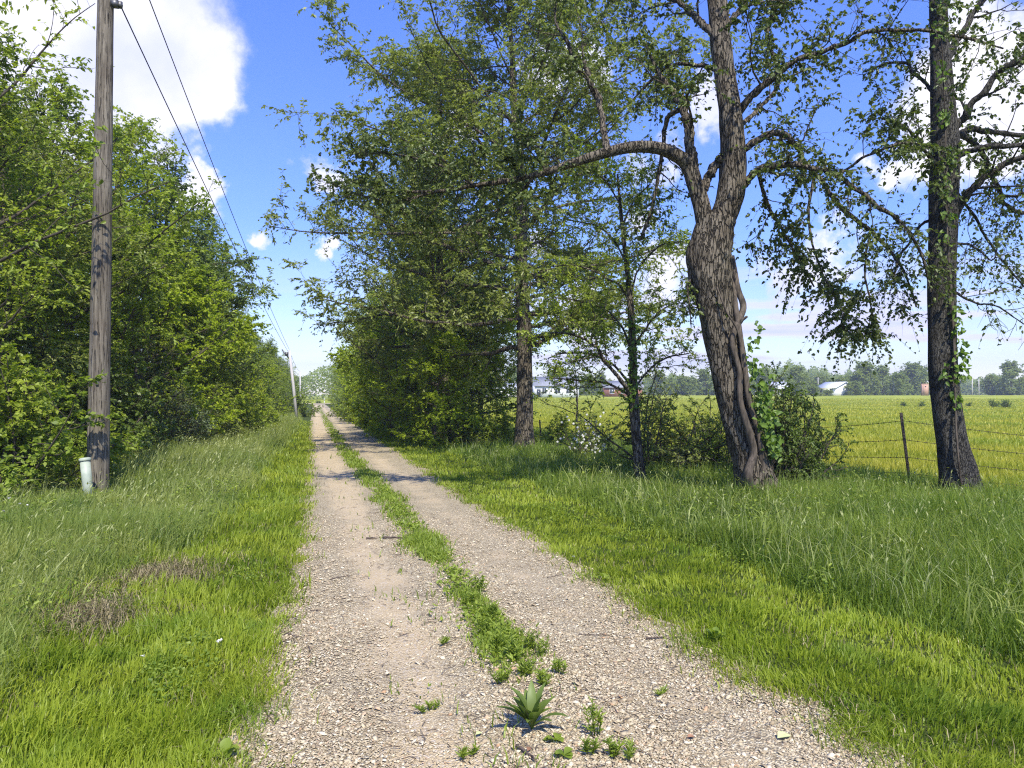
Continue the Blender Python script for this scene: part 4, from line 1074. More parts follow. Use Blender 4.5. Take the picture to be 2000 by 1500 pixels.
    b2 = bush(42, 2.2, 1.5, 22, 18, .06, .03, mats=('bark_twig', 'leaf_pale'), label='pale grey green shrub with tiny blossoms right of the utility pole', group=GS, open_=.2)
    ced = autotree(43, 5.2, 2.0, .10, .03, 26, 7, 22, .055, .014, shape='cone', mats=('bark_twig', 'leaf_cedar'), name='juniper', label='dull brown green juniper just right of the utility pole', cat='juniper', per_m=9, tlen=.35, droop=.5)
    place(b1, *at(70, 14.5), 0, 1.0); place(b2, *at(335, 21.5), 0, .95); place(ced, *at(275, 21), 0, .95)
    sh = [(b1, *at(-20, 12.5), 1, 1.1, 'leaf_mid', 'leafy shrub at the left edge of the photo above the tall grass'),
          (b1, *at(100, 17), 2, 1.3, 'leaf_dark', 'dark shrub behind the one left of the utility pole'),
          (b1, *at(170, 18.5), 3, 1.15, 'leaf_dark', 'shrub hugging the utility pole from behind'),
          (b2, *at(410, 25), 2, 1.0, 'leaf_olive', 'low olive shrub right of the pale blossoming one'),
          (b1, *at(425, 28), 4, 1.0, 'leaf_mid', 'fresh green shrub at the edge of the long grass'),
          (b1, *at(460, 34), 5, 1.0, 'leaf_mid', 'rounded shrub closer to the pale far pole'),
          (b1, *at(497, 43), 1.5, 1.0, 'leaf_bright', 'bright shrub against the foot of the pale far pole'),
          (b1, *at(577, 70), .5, 1.2, 'leaf_mid', 'shrub beyond the foot of the pale far pole'),
          (b1, -4.6, 75, 2.5, 1.4, 'leaf_mid', 'small far shrub at the edge of the left woods')]
    for (pr, x, y, rz, s, mt, lb) in sh: place(copy_thing(pr, lb, mt, GS), x, y, rz, s)
    for (px, d, s, lb) in ((228, 24, 1.0, 'dark juniper half hidden behind the utility pole'), (390, 31, 1.1, 'brownish juniper tucked under the bright leafy trees'), (430, 36, 1.0, 'juniper deeper in the woods toward the far pole')):
        place(copy_thing(ced, lb), *at(px, d), px, s)
    GR = 'shrubs under the right hand trees'
    sh = [(ced, *at(818, 31), 1, .62, None, 'brown green juniper at the foot of the right hand trees'),
          (ced, *at(775, 37), 2, .70, None, 'farther brown green juniper near the mown grass'),
          (b1, *at(870, 30), 0, .95, 'leaf_mid', 'dark leafy shrub at the foot of the right hand trees'),
          (b1, *at(905, 27), 1, .75, 'leaf_mid', 'green shrub just left of the tall tree\'s trunk'),
          (b1, *at(975, 26), 1, .55, 'leaf_mid', 'low shrub beside the tall tree\'s trunk'),
          (b1, *at(745, 44), 3, 1.1, 'leaf_bright', 'shrub spilling toward the lane under the far right trees'),
          (b1, *at(712, 56), 4, 1.2, 'leaf_mid', 'shrub farther along the right verge'),
          (b1, *at(690, 70), 5, 1.3, 'leaf_mid', 'small far shrub on the right verge'),
          (b1, *at(1088, 25), 2, .5, 'leaf_mid', 'small shrub by the fence posts right of the tall tree')]
    for (pr, x, y, rz, s, mt, lb) in sh: place(copy_thing(pr, lb, mt, GR), x, y, rz, s)
    # open shrubs by the forked tree
    b3 = bush(44, 1.75, 1.0, 22, 22, .045, .024, mats=('bark_twig', 'leaf_dark'), name='shrub', label='dark small leaved shrub right of the leaning forked tree', lean=(.25, 0), detail=2)
    place(b3, *at(1520, 12.9), 0, .92, 1.42)
    b4 = bush(45, 2.1, 1.5, 20, 14, .055, .028, mats=('bark_twig', 'leaf_olive'), name='shrub', label='arching twiggy shrub between the slender tree and the forked tree', lean=(.3, 0), per_m=8)
    place(b4, *at(1285, 15.6), .2, 1.22)
    c = copy_thing(b4, 'smaller arching shrub close behind the forked tree\'s foot', 'leaf_mid'); place(c, *at(1405, 15.5), 1.0, .95)
    # white flowering shrub
    T = Tree(46)
    for i in range(12):
        az = i*2.4; el = math.radians(T.r.uniform(40, 85))
        lp = T.wander((0, 0, -.05), nrm(np.array([math.cos(az)*math.cos(el), math.sin(az)*math.cos(el), math.sin(el)])), T.r.uniform(1.0, 1.6), 7, .15, .0)
        T.limb(lp, .014, .005, 5, 7, .55, .2)
    fb = T.build('flowering_shrub', ('bark_twig', 'leaf_mid'), 'wild rose shrub covered in white blossom by the fence', 'shrub', None, dict(per=8, L=.05, W=.028, clump=.3), dict(per_m=8, tlen=.25))
    tips = np.vstack([t[2] for t in T.tw]); tips = tips[T.r.permutation(len(tips))]
    tips = tips[(tips[:, 1] < .3) & (tips[:, 2] > .3) & (np.abs(tips[:, 0]+.1) < .62)][:95]
    n = len(tips)*5; c0 = np.repeat(tips, 5, 0); a = np.tile(np.arange(5)*1.2566, len(tips))+np.repeat(T.r.uniform(0, 6, len(tips)), 5)
    dd = nrm(np.stack([np.cos(a), np.full(n, -.35), np.sin(a)], -1))
    v, q, k = leaves(c0+[0, -.02, .0], dd, np.tile([[0, -1., .5]], (n, 1)), np.full(n, .034), np.full(n, .032), T.r)
    mesh_np('blossoms', v, [q], M['petal'], fb, rnd=np.repeat(T.r.uniform(0, 1, n), k))
    place(fb, *at(1140, 19.5), 0, 1.0)
    # white wild flowers at the left edge
    r = np.random.RandomState(77)
    def flower_plant(name, px, py, n_, spread, hgt, label, group=None, sz=.02):
        dd_ = CAMZ*F/(py-785); x, y = at(px, dd_); root = empty(name, (x, y, gz(x, y)), label, 'flower', group)
        S = Solid(); cs = []
        for _ in range(n_):
            ox, oy = r.normal(0, spread, 2); hh = hgt*r.uniform(.7, 1.2)
            S.tube(np.array([[ox*.5, oy*.5, 0], [ox*.8, oy*.8, hh*.5], [ox, oy, hh]]), [.0022, .002, .0015], 4); cs.append((ox, oy, hh))
        S.build('stem', M['weed'], root)
        cs = np.repeat(np.array(cs), 9, 0); n = len(cs); a = r.uniform(0, 6.28, n)
        d_ = nrm(np.stack([np.cos(a), np.sin(a), r.uniform(0, 1.2, n)], -1))
        v, q, k = leaves(cs, d_, np.tile([[0, 0, 1.]], (n, 1)), np.full(n, sz), np.full(n, sz*.6), r)
        mesh_np('petals', v, [q], M['petal'], root, rnd=np.repeat(r.uniform(0, 1, n), k))
    flower_plant('clover_flower', 433, 1275, 2, .02, .09, 'white clover blooms in the grass left of the lane, the pair nearer the gravel')
    flower_plant('clover_flower', 284, 1305, 1, .01, .09, 'single white clover bloom farther left in the near grass', sz=.016)
    flower_plant('clover_flower', 1120, 1095, 1, .01, .08, 'tiny white bloom in the mown grass right of the lane', sz=.016)
    flower_plant('wild_flower', 14, 1060, 9, .18, .5, 'loose cluster of small white flowers in tall grass at left edge')
build_woods()

# ------------------------------------------------------------------ poles, wires, fence
def frameY(): return np.array([[1, 0, 0], [0, 1, 0], [0, 0, 1.]])
def build_poles():
    d0 = 12.6; fy = 785+CAMZ*F/d0
    bx, by = at(192, d0); bz = gz(bx, by); b = np.array([bx, by, bz])
    root = empty('utility_pole', tuple(b), 'weathered grey brown wooden utility pole standing close in tall grass', 'utility pole')
    S = Solid()
    top = P(210, -230, d0); base = b.copy(); base[2] -= .3
    pts = np.array([base*(1-t)+top*t for t in np.linspace(0, 1, 80)]); rad = np.linspace(.178, .112, 80)
    def bm(t, th): return 1+.012*np.sin(th*3+t*9)+.012*np.sin(t*60+th)+.008*np.sin(th*17+2*np.sin(t*25))
    S.tube(pts-b, rad, 48, bump=bm); S.build('shaft', M['pole'], root)
    a1 = P(222, 8, d0); a2 = P(213, -170, d0)
    for a in (a1, a2):
        S = Solid()
        S.box(a-b+np.array([.02, -.02, .0]), (.12, .10, .12)); S.tube([a-b+[.05, 0, 0], a-b+[.14, .02, 0]], .016, 8); S.tube([a-b+[.10, 0, -.05], a-b+[.10, 0, .05]], .04, 12)
        S.build('wire_clamp', M['hardware'], root)
    axis_ = nrm(top-base)
    gw = [base+axis_*h_+(-FW*(.172-.0062*h_)+RT*(-.05)) for h_ in np.linspace(.3, 9.5, 40)]
    S = Solid(); S.tube([g-b for g in gw], [.0035]*40, 5); S.build('ground_wire', M['hardware'], root)
    S = Solid(); c_ = base+axis_*2.25+(-FW*.166+RT*.055); S.box(c_-b, (.045, .012, .07)); S.build('tag', M['hardware'], root, smooth=False)
    # pale far pole
    d1 = 58.0; x, y = at(581, d1); c = np.array([x, y, gz(x, y)])
    r2 = empty('utility_pole', tuple(c), 'pale slim leaning pole beside the lane in the middle distance', 'utility pole')
    tp = P(565, 684, d1)
    S = Solid(); S.tube([[0, 0, -.3], (tp-c)*.5, tp-c], [.125, .11, .09], 14); S.build('shaft', M['pole_pale'], r2)
    S = Solid(); e = tp-c; S.tube([e+[-.05, 0, -.6], e+[-.55, 0, .05]], .05, 6); S.box(e+[-.2, 0, -.3], (.25, .15, .3)); S.build('bracket', M['hardware'], r2)
    d2 = 118.0; x, y = at(587, d2); c2 = np.array([x, y, gz(x, y)]); tp2 = P(586, 725, d2)
    r3 = empty('utility_pole', tuple(c2), 'farthest thin pole at the end of the left woods', 'utility pole')
    S = Solid(); S.tube([[0, 0, -.3], tp2-c2], [.14, .10], 10); S.build('shaft', M['pole_pale'], r3)
    def wire(p, q, sag, label):
        t = np.linspace(0, 1, 60)[:, None]; w = p*(1-t)+q*t; w[:, 2] -= (4*sag*t*(1-t))[:, 0]
        S = Solid(); S.tube(w, np.full(60, .011), 6)
        tag(S.build('power_line', M['cable']), label, 'power line')
    wire(a1+[.1, 0, 0], tp+[-.1, 0, -.1], .25, 'lower overhead cable running from the wooden pole to the pale far pole')
    wire(a2+[.12, 0, 0], tp+[0.0, 0, .05], .35, 'upper overhead cable crossing the blue gap above the lane')
    wire(tp, tp2, .4, 'thin cable between the two far poles')
    # plastic marker tube at the pole's foot
    d3 = 12.0; x, y = at(176, d3); c = np.array([x, y, gz(x, y)])
    r4 = empty('cable_pedestal', tuple(c), 'pale greenish white plastic pedestal tilted against the pole\'s foot', 'pedestal')
    e = P(166, 899, d3)-c
    S = Solid(); S.tube([e*-.05, e*.5, e], [.070, .075, .076], 28); S.build('tube', M['pvc'], r4)
    S = Solid(); S.tube([e*.985, e*1.0, e*1.03, e*1.05, e*1.065], [.086, .09, .09, .082, .05], 28); S.build('lid', M['pvc'], r4)
build_poles()

FENCE = [at(2150, 12.6), at(1778, 13.9), at(1560, 16.6), at(1363, 20.5), at(1165, 24.5), at(1057, 28.5), at(985, 33), at(955, 38), at(930, 45)]
def build_fence():
    tops = {1: (1760, 806, 13.9), 3: (1354, 811, 20.5), 4: (1163, 824, 24.5), 5: (1054, 820, 28.5)}
    labels = {0: 'fence post out by the right edge of the photo', 1: 'tall dark fence post leaning slightly, left of the dark straight tree', 3: 'dark fence post left of the leaning forked tree',
              4: 'dark fence post between the flowering shrub and the slender tree', 5: 'fence post just right of the tall tree\'s trunk', 7: 'far fence post left of the tall tree'}
    tp = {}
    for i, (x, y) in enumerate(FENCE):
        z = gz(x, y)
        t = P(*tops[i]) if i in tops else np.array([x, y, z+1.25])
        tp[i] = (np.array([x, y, z]), t)
        if i not in labels: continue
        root = empty('fence_post', (x, y, z), labels[i], 'fence post', 'posts of the wire fence')
        u = (t-np.array([x, y, z])); S = Solid()
        # T-section steel post with studs
        S.box(u*.46, (.012, .05, abs(u[2])*1.08), None) if False else None
        ax = nrm(u); L = np.linalg.norm(u)
        X = nrm(np.cross([0, 1, 0], ax)); Yv = np.cross(ax, X); R = np.stack([X, Yv, ax], 1)
        S.box(ax*(L/2-.1), (.055, .012, L+.2), R); S.box(ax*(L/2-.1)+Yv*.021, (.012, .03, L+.2), R)
        S.build('shaft', M['metal_post'], root, smooth=False)
        S = Solid()
        for k in range(int(L/.06)): S.box(ax*(.06*k+.05)-Yv*.011, (.016, .010, .02), R)
        S.build('studs', M['metal_post'], root, smooth=False)
    fr = [.90, .66, .44, .24]
    names = ['top barbed wire strand of the field fence', 'second barbed wire strand of the field fence', 'third barbed wire strand of the field fence', 'lowest barbed wire strand, half hidden in grass']
    for f, nm in zip(fr, names):
        pts = np.array([tp[i][0]*(1-f)+tp[i][1]*f for i in range(len(FENCE))])
        seg = []
        for a, b_ in zip(pts[:-1], pts[1:]):
            t = np.linspace(0, 1, 14)[:-1, None]; w = a*(1-t)+b_*t; w[:, 2] -= .03*4*(t*(1-t))[:, 0]; seg.append(w)
        w = np.vstack(seg+[pts[-1:]])+[0, -.02, 0]
        S = Solid(); S.tube(w, np.full(len(w), .0045), 5)
        cum = np.concatenate([[0], np.cumsum(np.linalg.norm(np.diff(w, axis=0), axis=1))])
        for s_ in np.arange(.1, cum[-1], .14):
            j = min(np.searchsorted(cum, s_), len(w)-1); k = max(j-1, 0)
            q = w[k]+(w[j]-w[k])*((s_-cum[k])/max(cum[j]-cum[k], 1e-6))
            T = nrm(w[j]-w[k]); 
            S.tube([q-T*.008, q+T*.008], .009, 5); S.tube([q+[-.004, 0, -.018], q+[.004, 0, .018]], .0032, 4)
        tag(S.build('barbed_wire', M['wire']), nm, 'wire', 'barbed wire strands of the fence')
build_fence()

# ------------------------------------------------------------------ far side of the field
def build_far():
    G = 'trees on the far side of the field'
    fa = autotree(61, 9.0, 4.8, .22, .03, 30, 8, 20, .34, .22, mats=('bark_twig', 'leaf_far'), name='field_tree', label='broad rounded tree in the middle of the far tree line', group=G, per_m=4, tlen=.8)
    fb = autotree(62, 7.4, 4.6, .2, .02, 30, 8, 20, .34, .22, mats=('bark_twig', 'leaf_far'), name='field_tree', label='low wide tree left of the broad one in the far tree line', group=G, per_m=4, tlen=.8)
    rr = np.random.RandomState(6)
    def put(o, px, d, s, sz=1.0):
        x, y = at(px, d); place(o, x, y, rr.uniform(0, 6.28), s*1.12, sz*1.02, dz=-.5)
    put(fa, 1690, 235, 1.05, .95); put(fb, 1640, 225, .70, .95)
    fs = [(fa, 1725, 250, 1.0, .95, 'tree behind and right of the broad rounded one in the far tree line'),
          (fb, 1668, 240, .8, 1, 'small tree squeezed against the broad rounded one'),
          (fa, 1775, 260, 1.05, 1.0, 'taller dull green tree left of the tan tower'),
          (fb, 1800, 275, 1.1, 1.15, 'tree standing directly behind the tan tower'),
          (fa, 1560, 220, .95, .85, 'light green tree between the two pale roofs'),
          (fb, 1530, 250, .9, .9, 'tree behind the left pale roof'),
          (fb, 1600, 260, .95, .9, 'tree behind the right pale roof'),
          (fa, 1495, 235, .9, .9, 'far tree just right of the forked tree\'s trunk'),
          (fa, 1975, 235, 1.0, 1.0, 'big rounded tree at the right end of the far tree line'),
          (fb, 1940, 245, .85, .9, 'tree left of the big one at the right end of the tree line'),
          (fa, 2030, 240, 1.1, 1.0, 'far tree cut by the right edge of the photo'),
          (fb, 1425, 225, .8, .8, 'far tree seen left of the forked tree\'s trunk'),
          (fa, 1380, 240, .9, .9, 'far tree between the slender tree and the forked tree'),
          (fb, 1330, 235, .9, .8, 'low far tree right of the brick house'),
          (fa, 1290, 260, .9, .9, 'far tree right above the brick house'),
          (fb, 1150, 240, .9, .9, 'far tree between the white house and the brick house'),
          (fa, 1175, 255, .8, .9, 'far tree beside the brick house on its left'),
          (fb, 1085, 240, .9, 1.0, 'far tree behind the white house'),
          (fa, 1000, 235, .9, .95, 'far tree left of the white house'),
          (fb, 960, 240, .9, .8, 'far tree behind the low white building'),
          (fb, 1500, 200, .42, .9, 'small bushy tree in front of the left pale roofed house'),
          (fa, 1552, 202, .50, .8, 'rounded tree between the pale roofed houses, nearer the field'),
          (fb, 1590, 198, .45, .8, 'bushy tree hiding the left end of the right pale roofed house'),
          (fb, 1618, 203, .30, .8, 'low bush under the eaves of the right pale roofed house'),
          (fb, 1665, 215, .55, .9, 'light green bushy tree right of the pale roofed houses'),
          (fa, 1755, 225, .75, .85, 'mid sized tree left of the thin pole by the tan tower'),
          (fb, 1850, 240, .95, .9, 'tree right of the tan tower behind the dark straight trunk'),
          (fb, 1450, 215, .7, .9, 'far bushy tree glimpsed beside the woody vine')]
    for (pr, px, d, s, sz, lb) in fs: put(copy_thing(pr, lb), px, d, s, sz)
    # distant woodland that reads as one mass
    T = []; r = np.random.RandomState(12)
    vs_, n0 = [], 0; qs = []; rs = []
    n = 150000
    px = r.uniform(880, 2250, n); d = r.uniform(400, 470, n)
    topz = 7.5+8*np.exp(-((px-1580)/110)**2)+2.2*np.sin(px*.03)+1.3*np.sin(px*.11+1)+1.0*np.sin(px*.27)
    base = np.stack([*(np.array([0, 0])[:, None]+np.zeros((2, n)))], -1)
    p3 = np.array([0, 0, 0])+d[:, None]*(FW+RT*((px-1000)/F)[:, None]); x, y = p3[:, 0], p3[:, 1]
    z = H(x, y)+topz*r.uniform(0, 1, n)**.7*(1+.12*np.sin(d*.4))
    a = r.uniform(0, 6.28, n); dd = nrm(np.stack([np.cos(a), np.sin(a), r.uniform(-.6, .6, n)], -1))
    v, q, k = leaves(np.stack([x, y, z], -1), dd, nrm(r.normal(0, .7, (n, 3))+[0, -.3, .7]), r.uniform(.8, 1.6, n), r.uniform(.6, 1.1, n), r, detail=1)
    o = mesh_np('far_woodland', v, [q], M['leaf_far'], rnd=np.repeat(r.uniform(0, 1, n), k))
    tag(o, 'distant hazy woodland along the horizon beyond the field', 'woodland', kind='stuff')
    # woodland beyond the end of the lane
    n = 22000; x = r.uniform(-60, 40, n); y = r.uniform(235, 265, n)
    z = H(x, y)+9*r.uniform(0, 1, n)**.7*(1+.2*np.sin(x*.35))
    a = r.uniform(0, 6.28, n); dd = nrm(np.stack([np.cos(a), np.sin(a), r.uniform(-.6, .6, n)], -1))
    v, q, k = leaves(np.stack([x, y, z], -1), dd, nrm(r.normal(0, .7, (n, 3))+[0, -.3, .7]), r.uniform(.5, 1.0, n), r.uniform(.35, .6, n), r, detail=1)
    o = mesh_np('lane_end_woodland', v, [q], M['leaf_far'], rnd=np.repeat(r.uniform(0, 1, n), k))
    tag(o, 'woodland closing the view beyond the cross road', 'woodland', kind='stuff')
    # dark low shrubs out in the field
    fs = bush(63, 1.1, .8, 12, 8, .10, .06, mats=('bark_twig', 'leaf_dark'), name='field_shrub', label='dark low shrub in the field, right one of the pair near the right edge', group='low shrubs in the field', open_=.2, per_m=8, nb=5)
    place(fs, *at(1965, 92), 0, 1.0)
    for (px, d, s, lb) in ((1940, 94, .95, 'dark low shrub in the field, left one of the pair near the right edge'), (1800, 98, .7, 'small low shrub in the field left of the dark straight tree'),
                           (1765, 100, .65, 'tiny low shrub in the field above the leaning fence post'), (1893, 98, .6, 'faint low shrub in the field right of the dark straight tree'),
                           (1598, 95, .5, 'tiny shrub in the field above the dark leaved shrub')):
        place(copy_thing(fs, lb), *at(px, d), px, s)
    # houses
    def house(name, px, d, w, dep, hw, hr, wall, roof, label, turn=0., wins=(), door=None, chimney=False):
        x, y = at(px, d); z = gz(x, y)
        root = empty(name, (x, y, z), label, 'house'); root.rotation_euler = (0, 0, -math.atan2(x, y)+turn)
        S = Solid(); S.box((0, 0, hw/2-.2), (w, dep, hw+.4)); 
        S.add([[-w/2, -dep/2, hw], [-w/2, dep/2, hw], [-w/2, 0, hw+hr*.93], [w/2, -dep/2, hw], [w/2, dep/2, hw], [w/2, 0, hw+hr*.93]], (), [[0, 2, 1], [3, 4, 5]])
        S.build('wall', M[wall], root, smooth=False)
        S = Solid(); o_ = .4; th = .15
        for sg in (-1, 1):
            e = sg*(dep/2+o_); zl = hw-hr*o_/(dep/2)
            v = [[-w/2-o_, e, zl], [w/2+o_, e, zl], [w/2+o_, 0, hw+hr], [-w/2-o_, 0, hw+hr]]
            v2 = [[a, b_, c+th] for a, b_, c in v]
            S.add(v+v2, [[0, 1, 2, 3], [4, 7, 6, 5], [0, 4, 5, 1], [1, 5, 6, 2], [2, 6, 7, 3], [3, 7, 4, 0]])
        rf = S.build('roof', M[roof], root, smooth=False)
        for (wx, wz, ww, wh) in wins:
            S = Solid()
            for (ox, oz, sx, sz_) in ((0, wh/2+.04, ww+.16, .08), (0, -wh/2-.04, ww+.16, .08), (-ww/2-.04, 0, .08, wh), (ww/2+.04, 0, .08, wh), (0, 0, .05, wh)):
                S.box((wx+ox, -dep/2-.03, wz+oz), (sx, .06, sz_))
            fr = S.build('window', M['white_wall'], root, smooth=False)
            S = Solid(); S.box((wx, -dep/2-.01, wz), (ww, .02, wh)); S.build('pane', M['glass'], fr, smooth=False)
        if door is not None:
            S = Solid(); S.box((door, -dep/2-.03, 1.0), (.95, .06, 2.0)); S.build('door', M['glass'], root, smooth=False)
        if chimney:
            S = Solid(); S.box((w*.25, 0, hw+hr+.3), (.6, .6, 1.4)); S.build('chimney', M['brick'], rf, smooth=False)
    house('white_house', 1083, 190, 11.0, 8, 2.9, 2.2, 'white_wall', 'roof_grey', 'white house with grey roof seen past the tall tree\'s trunk', .15, ((-3.2, 1.6, 1.0, 1.3), (.2, 1.6, 1.3, 1.1), (3, 1.6, 1.2, 1.1)), -4.6)
    house('white_building', 985, 195, 9.0, 6, 2.2, 1.2, 'white_wall', 'roof_white', 'low white building left of the tall tree\'s trunk', -.1, ((-2, 1.3, 1, .9), (2, 1.3, 1, .9)))
    house('brick_house', 1215, 200, 10, 7, 2.5, 1.6, 'brick', 'roof_grey', 'low red brick house seen through the slender tree\'s branches', .1, ((-3, 1.4, 1.1, 1.1), (0, 1.4, 1.1, 1.1), (3, 1.4, 1.1, 1.1)), 1.6, True)
    house('pale_house', 1525, 222, 8, 7, 2.2, 1.8, 'white_wall', 'roof_white', 'pale roofed house half hidden by trees, left of the pair', .5, ((-2, 1.4, 1.1, 1.1),))
    house('pale_house', 1632, 220, 7.5, 7, 2.3, 1.6, 'white_wall', 'roof_white', 'pale roofed house in front of the tree line, right of the pair', -.8, ((-2, 1.4, 1.1, 1.1), (2, 1.4, 1.1, 1.1)))
    # tan tower at field edge
    x, y = at(1806, 205); z = gz(x, y); root = empty('clad_tower', (x, y, z), 'tall narrow pinkish tan tower block at the far field edge', 'tower')
    root.rotation_euler = (0, 0, -math.atan2(x, y)+.25)
    S = Solid(); S.box((0, 0, 1.55), (1.55, 1.5, 3.3)); S.build('wall', M['tan'], root, smooth=False)
    S = Solid(); S.box((0, 0, 3.24), (1.68, 1.63, .09))
    for sx in (-.74, .74): S.box((sx, -.765, 1.55), (.12, .03, 3.26))
    S.build('trim', M['tan'], root, smooth=False)
    S = Solid(); S.box((.05, -.765, 2.5), (.3, .03, .3)); S.build('vent', M['glass'], root, smooth=False)
    # far poles
    for (px, top, d, lb) in ((1560, 727, 255, 'tall thin pole rising behind the light green tree beyond the field'), (1598, 737, 250, 'thin pole left of the right pale roof'),
                             (1746, 742, 225, 'thin pole between the broad far tree and the tan tower'), (1899, 738, 215, 'left of two thin pale poles right of the dark straight tree'),
                             (1912, 740, 218, 'right of two thin pale poles right of the dark straight tree'), (1531, 743, 240, 'short thin pole above the left pale roof')):
        x, y = at(px, d); z = gz(x, y); tpz = P(px, top, d)[2]-z
        S = Solid(); S.tube([[x, y, z-.3], [x, y, z+tpz]], [.15, .11], 8)
        S.tube([[x-.7, y, z+tpz-.5], [x+.7, y, z+tpz-.5]], .05, 6)
        tag(S.build('far_pole', M['pole_pale']), lb, 'utility pole', 'poles beyond the field')
    # things where the lane ends
    e1 = bush(64, 1.0, .9, 10, 8, .10, .06, mats=('bark_twig', 'leaf_dark'), name='shrub', label='dark tiny shrub in the mouth of the lane\'s far end', open_=.2, nb=5)
    place(e1, 1.2, 194, 0, 1.0)
    x, y = 2.6, 188; S = Solid()
    S.tube([[0, 0, -.2], [0, 0, 1.0]], .06, 8); S.box((0, 0, 1.12), (.22, .5, .26)); S.tube([[0, -.25, 1.25], [0, .25, 1.25]], .11, 12)
    o = S.build('mailbox', M['white_wall']); o.location = (x, y, gz(x, y)); tag(o, 'tiny white box on a post where the lane meets the cross road', 'mailbox')
build_far()

# ------------------------------------------------------------------ near details on the lane
def lane_z(x, y):
    c = median_c(y); return float(H(x, y)+.024+.025*np.exp(-((x-c)/.25)**2)-.018*np.exp(-((x-c+.75)/.35)**2)-.018*np.exp(-((x-c-.75)/.35)**2))
def gpt(px, py):
    d = CAMZ*F/(py-771); x, y = at(px, d)
    for _ in range(3):
        d = (CAMZ-gz(x, y))*F/(py-770); x, y = at(px, d)
    return x, y
def build_details():
    r = np.random.RandomState(55)
    def stick(a, b_, rad, label, forks=1):
        p0 = np.array(gpt(*a)); p1 = np.array(gpt(*b_)); n = 10
        t = np.linspace(0, 1, n)[:, None]; p = p0*(1-t)+p1*t; L = np.linalg.norm(p1-p0)
        nrml = np.array([-(p1-p0)[1], (p1-p0)[0]])/max(L, .01); p = p+nrml*(np.sin(t*3.1+r.uniform(0, 3))*L*.05+r.normal(0, L*.012, (n, 1)))
        P3 = np.array([[q[0], q[1], lane_z(q[0], q[1])+rad*1.6+.002] for q in p]); S = Solid(); S.tube(P3, np.linspace(rad, rad*.5, n), 6)
        for _ in range(forks):
            j = r.randint(3, 8); q = P3[j]; dv = nrm(P3[j]-P3[j-1]+np.array([r.normal(0, .02), r.normal(0, .02), 0])); S.tube([q, q+dv*L*.15+[0, 0, .01], q+dv*L*.3], [rad*.6, rad*.5, rad*.3], 5)
        tag(S.build('fallen_stick', M['stick']), label, 'stick', 'sticks fallen on the lane')
    stick((716, 1055), (738, 1056), .011, 'short thick dark stick end lying left of the grassy strip')
    stick((748, 1056), (795, 1059), .013, 'thick dark stick touching the grassy strip')
    stick((648, 1136), (684, 1126), .006, 'thin pale stick lying slantwise in the left rut')
    stick((607, 1198), (632, 1198), .004, 'short twig lying level in the left rut')
    stick((551, 1240), (585, 1250), .005, 'forked twig at the left edge of the gravel')
    stick((548, 1264), (584, 1250), .004, 'lower arm of the twig pile at the left gravel edge')
    stick((572, 1210), (592, 1218), .003, 'tiny twig left of the level twig in the rut')
    stick((520, 1400), (545, 1420), .004, 'thin twig in the near left corner of the gravel')
    stick((1262, 1252), (1300, 1249), .007, 'stubby stick lying on the right rut near its grass edge')
    stick((1070, 1130), (1105, 1122), .003, 'thin twig lying on the right rut')
    stick((1130, 1242), (1190, 1240), .003, 'long thin straw coloured twig on the right rut')
    stick((1005, 1470), (1050, 1497), .008, 'rotten brown stick below the plantain at the bottom edge')
    stick((780, 1245), (800, 1238), .003, 'little twig in the loose stones left of the strip')
    S = Solid(); n = 0
    while n < 420:
        yy = math.exp(r.uniform(math.log(2.6), math.log(16))); xx = float(median_c(yy))+r.normal(-.35, .45)
        xl_, xr_ = lane_edges(yy)
        if not (xl_ < xx < xr_): continue
        a = r.uniform(0, 3.14); L = r.lognormal(math.log(.045), .5)*(1+.04*yy); z = lane_z(xx, yy)+.010; c, s_ = math.cos(a)*L/2, math.sin(a)*L/2; o = r.normal(0, L*.12, 2)
        S.tube([[xx-c, yy-s_, z], [xx+o[0], yy+o[1], z+.003], [xx+c, yy+s_, z]], [.0022, .002, .0012], 4); n += 1
    tag(S.build('twig_litter', M['stick']), 'fine litter of twigs and bark crumbs scattered over the gravel', 'litter', kind='stuff')
    # plantain rosette and small weeds
    def rosette(name, px, py, nlv, L, W, el0, el1, label, cat='weed', s=1.0, mt='weed', group=None):
        x, y = gpt(px, py); z = lane_z(x, y); n = nlv; a = np.arange(n)*2.4+r.uniform(0, .4, n); el = np.radians(r.uniform(el0, el1, n))
        # long leaves in four segments each, arching
        V, Q, R_ = [], [], []; off = 0
        for i in range(n):
            l = L*r.uniform(.65, 1.1); w = W*r.uniform(.8, 1.15); m = 7; t = np.linspace(0, 1, m)
            e = el[i]-t*1.1*r.uniform(.5, 1.1); hx = np.concatenate([[0], np.cumsum(np.cos(e[:-1]))])*l/m; hz = np.concatenate([[0], np.cumsum(np.sin(e[:-1]))])*l/m
            wd = w*np.array([.12, .3, .75, 1, .92, .6, .04])*.5; c, s_ = math.cos(a[i]), math.sin(a[i]); fold = .35
            for k in range(m):
                ctr = np.array([c*hx[k], s_*hx[k], hz[k]+.004]); sd = np.array([-s_, c, 0])*wd[k]
                V += [ctr-sd+[0, 0, wd[k]*fold], ctr, ctr+sd+[0, 0, wd[k]*fold]]
            for k in range(m-1):
                b_ = off+k*3; Q += [[b_, b_+1, b_+4, b_+3], [b_+1, b_+2, b_+5, b_+4]]
            off += m*3; R_ += [r.uniform(.1, .9)]*(m*3)
        o = mesh_np(name, np.array(V), [np.array(Q)], M[mt], rnd=R_, smooth=True); o.location = (x, y, z)
        return tag(o, label, cat, group)
    rosette('plantain_plant', 1038, 1437, 24, .25, .046, 52, 88, 'large plantain rosette with long upright leaves growing in the gravel', 'plant', mt='leaf_dark')
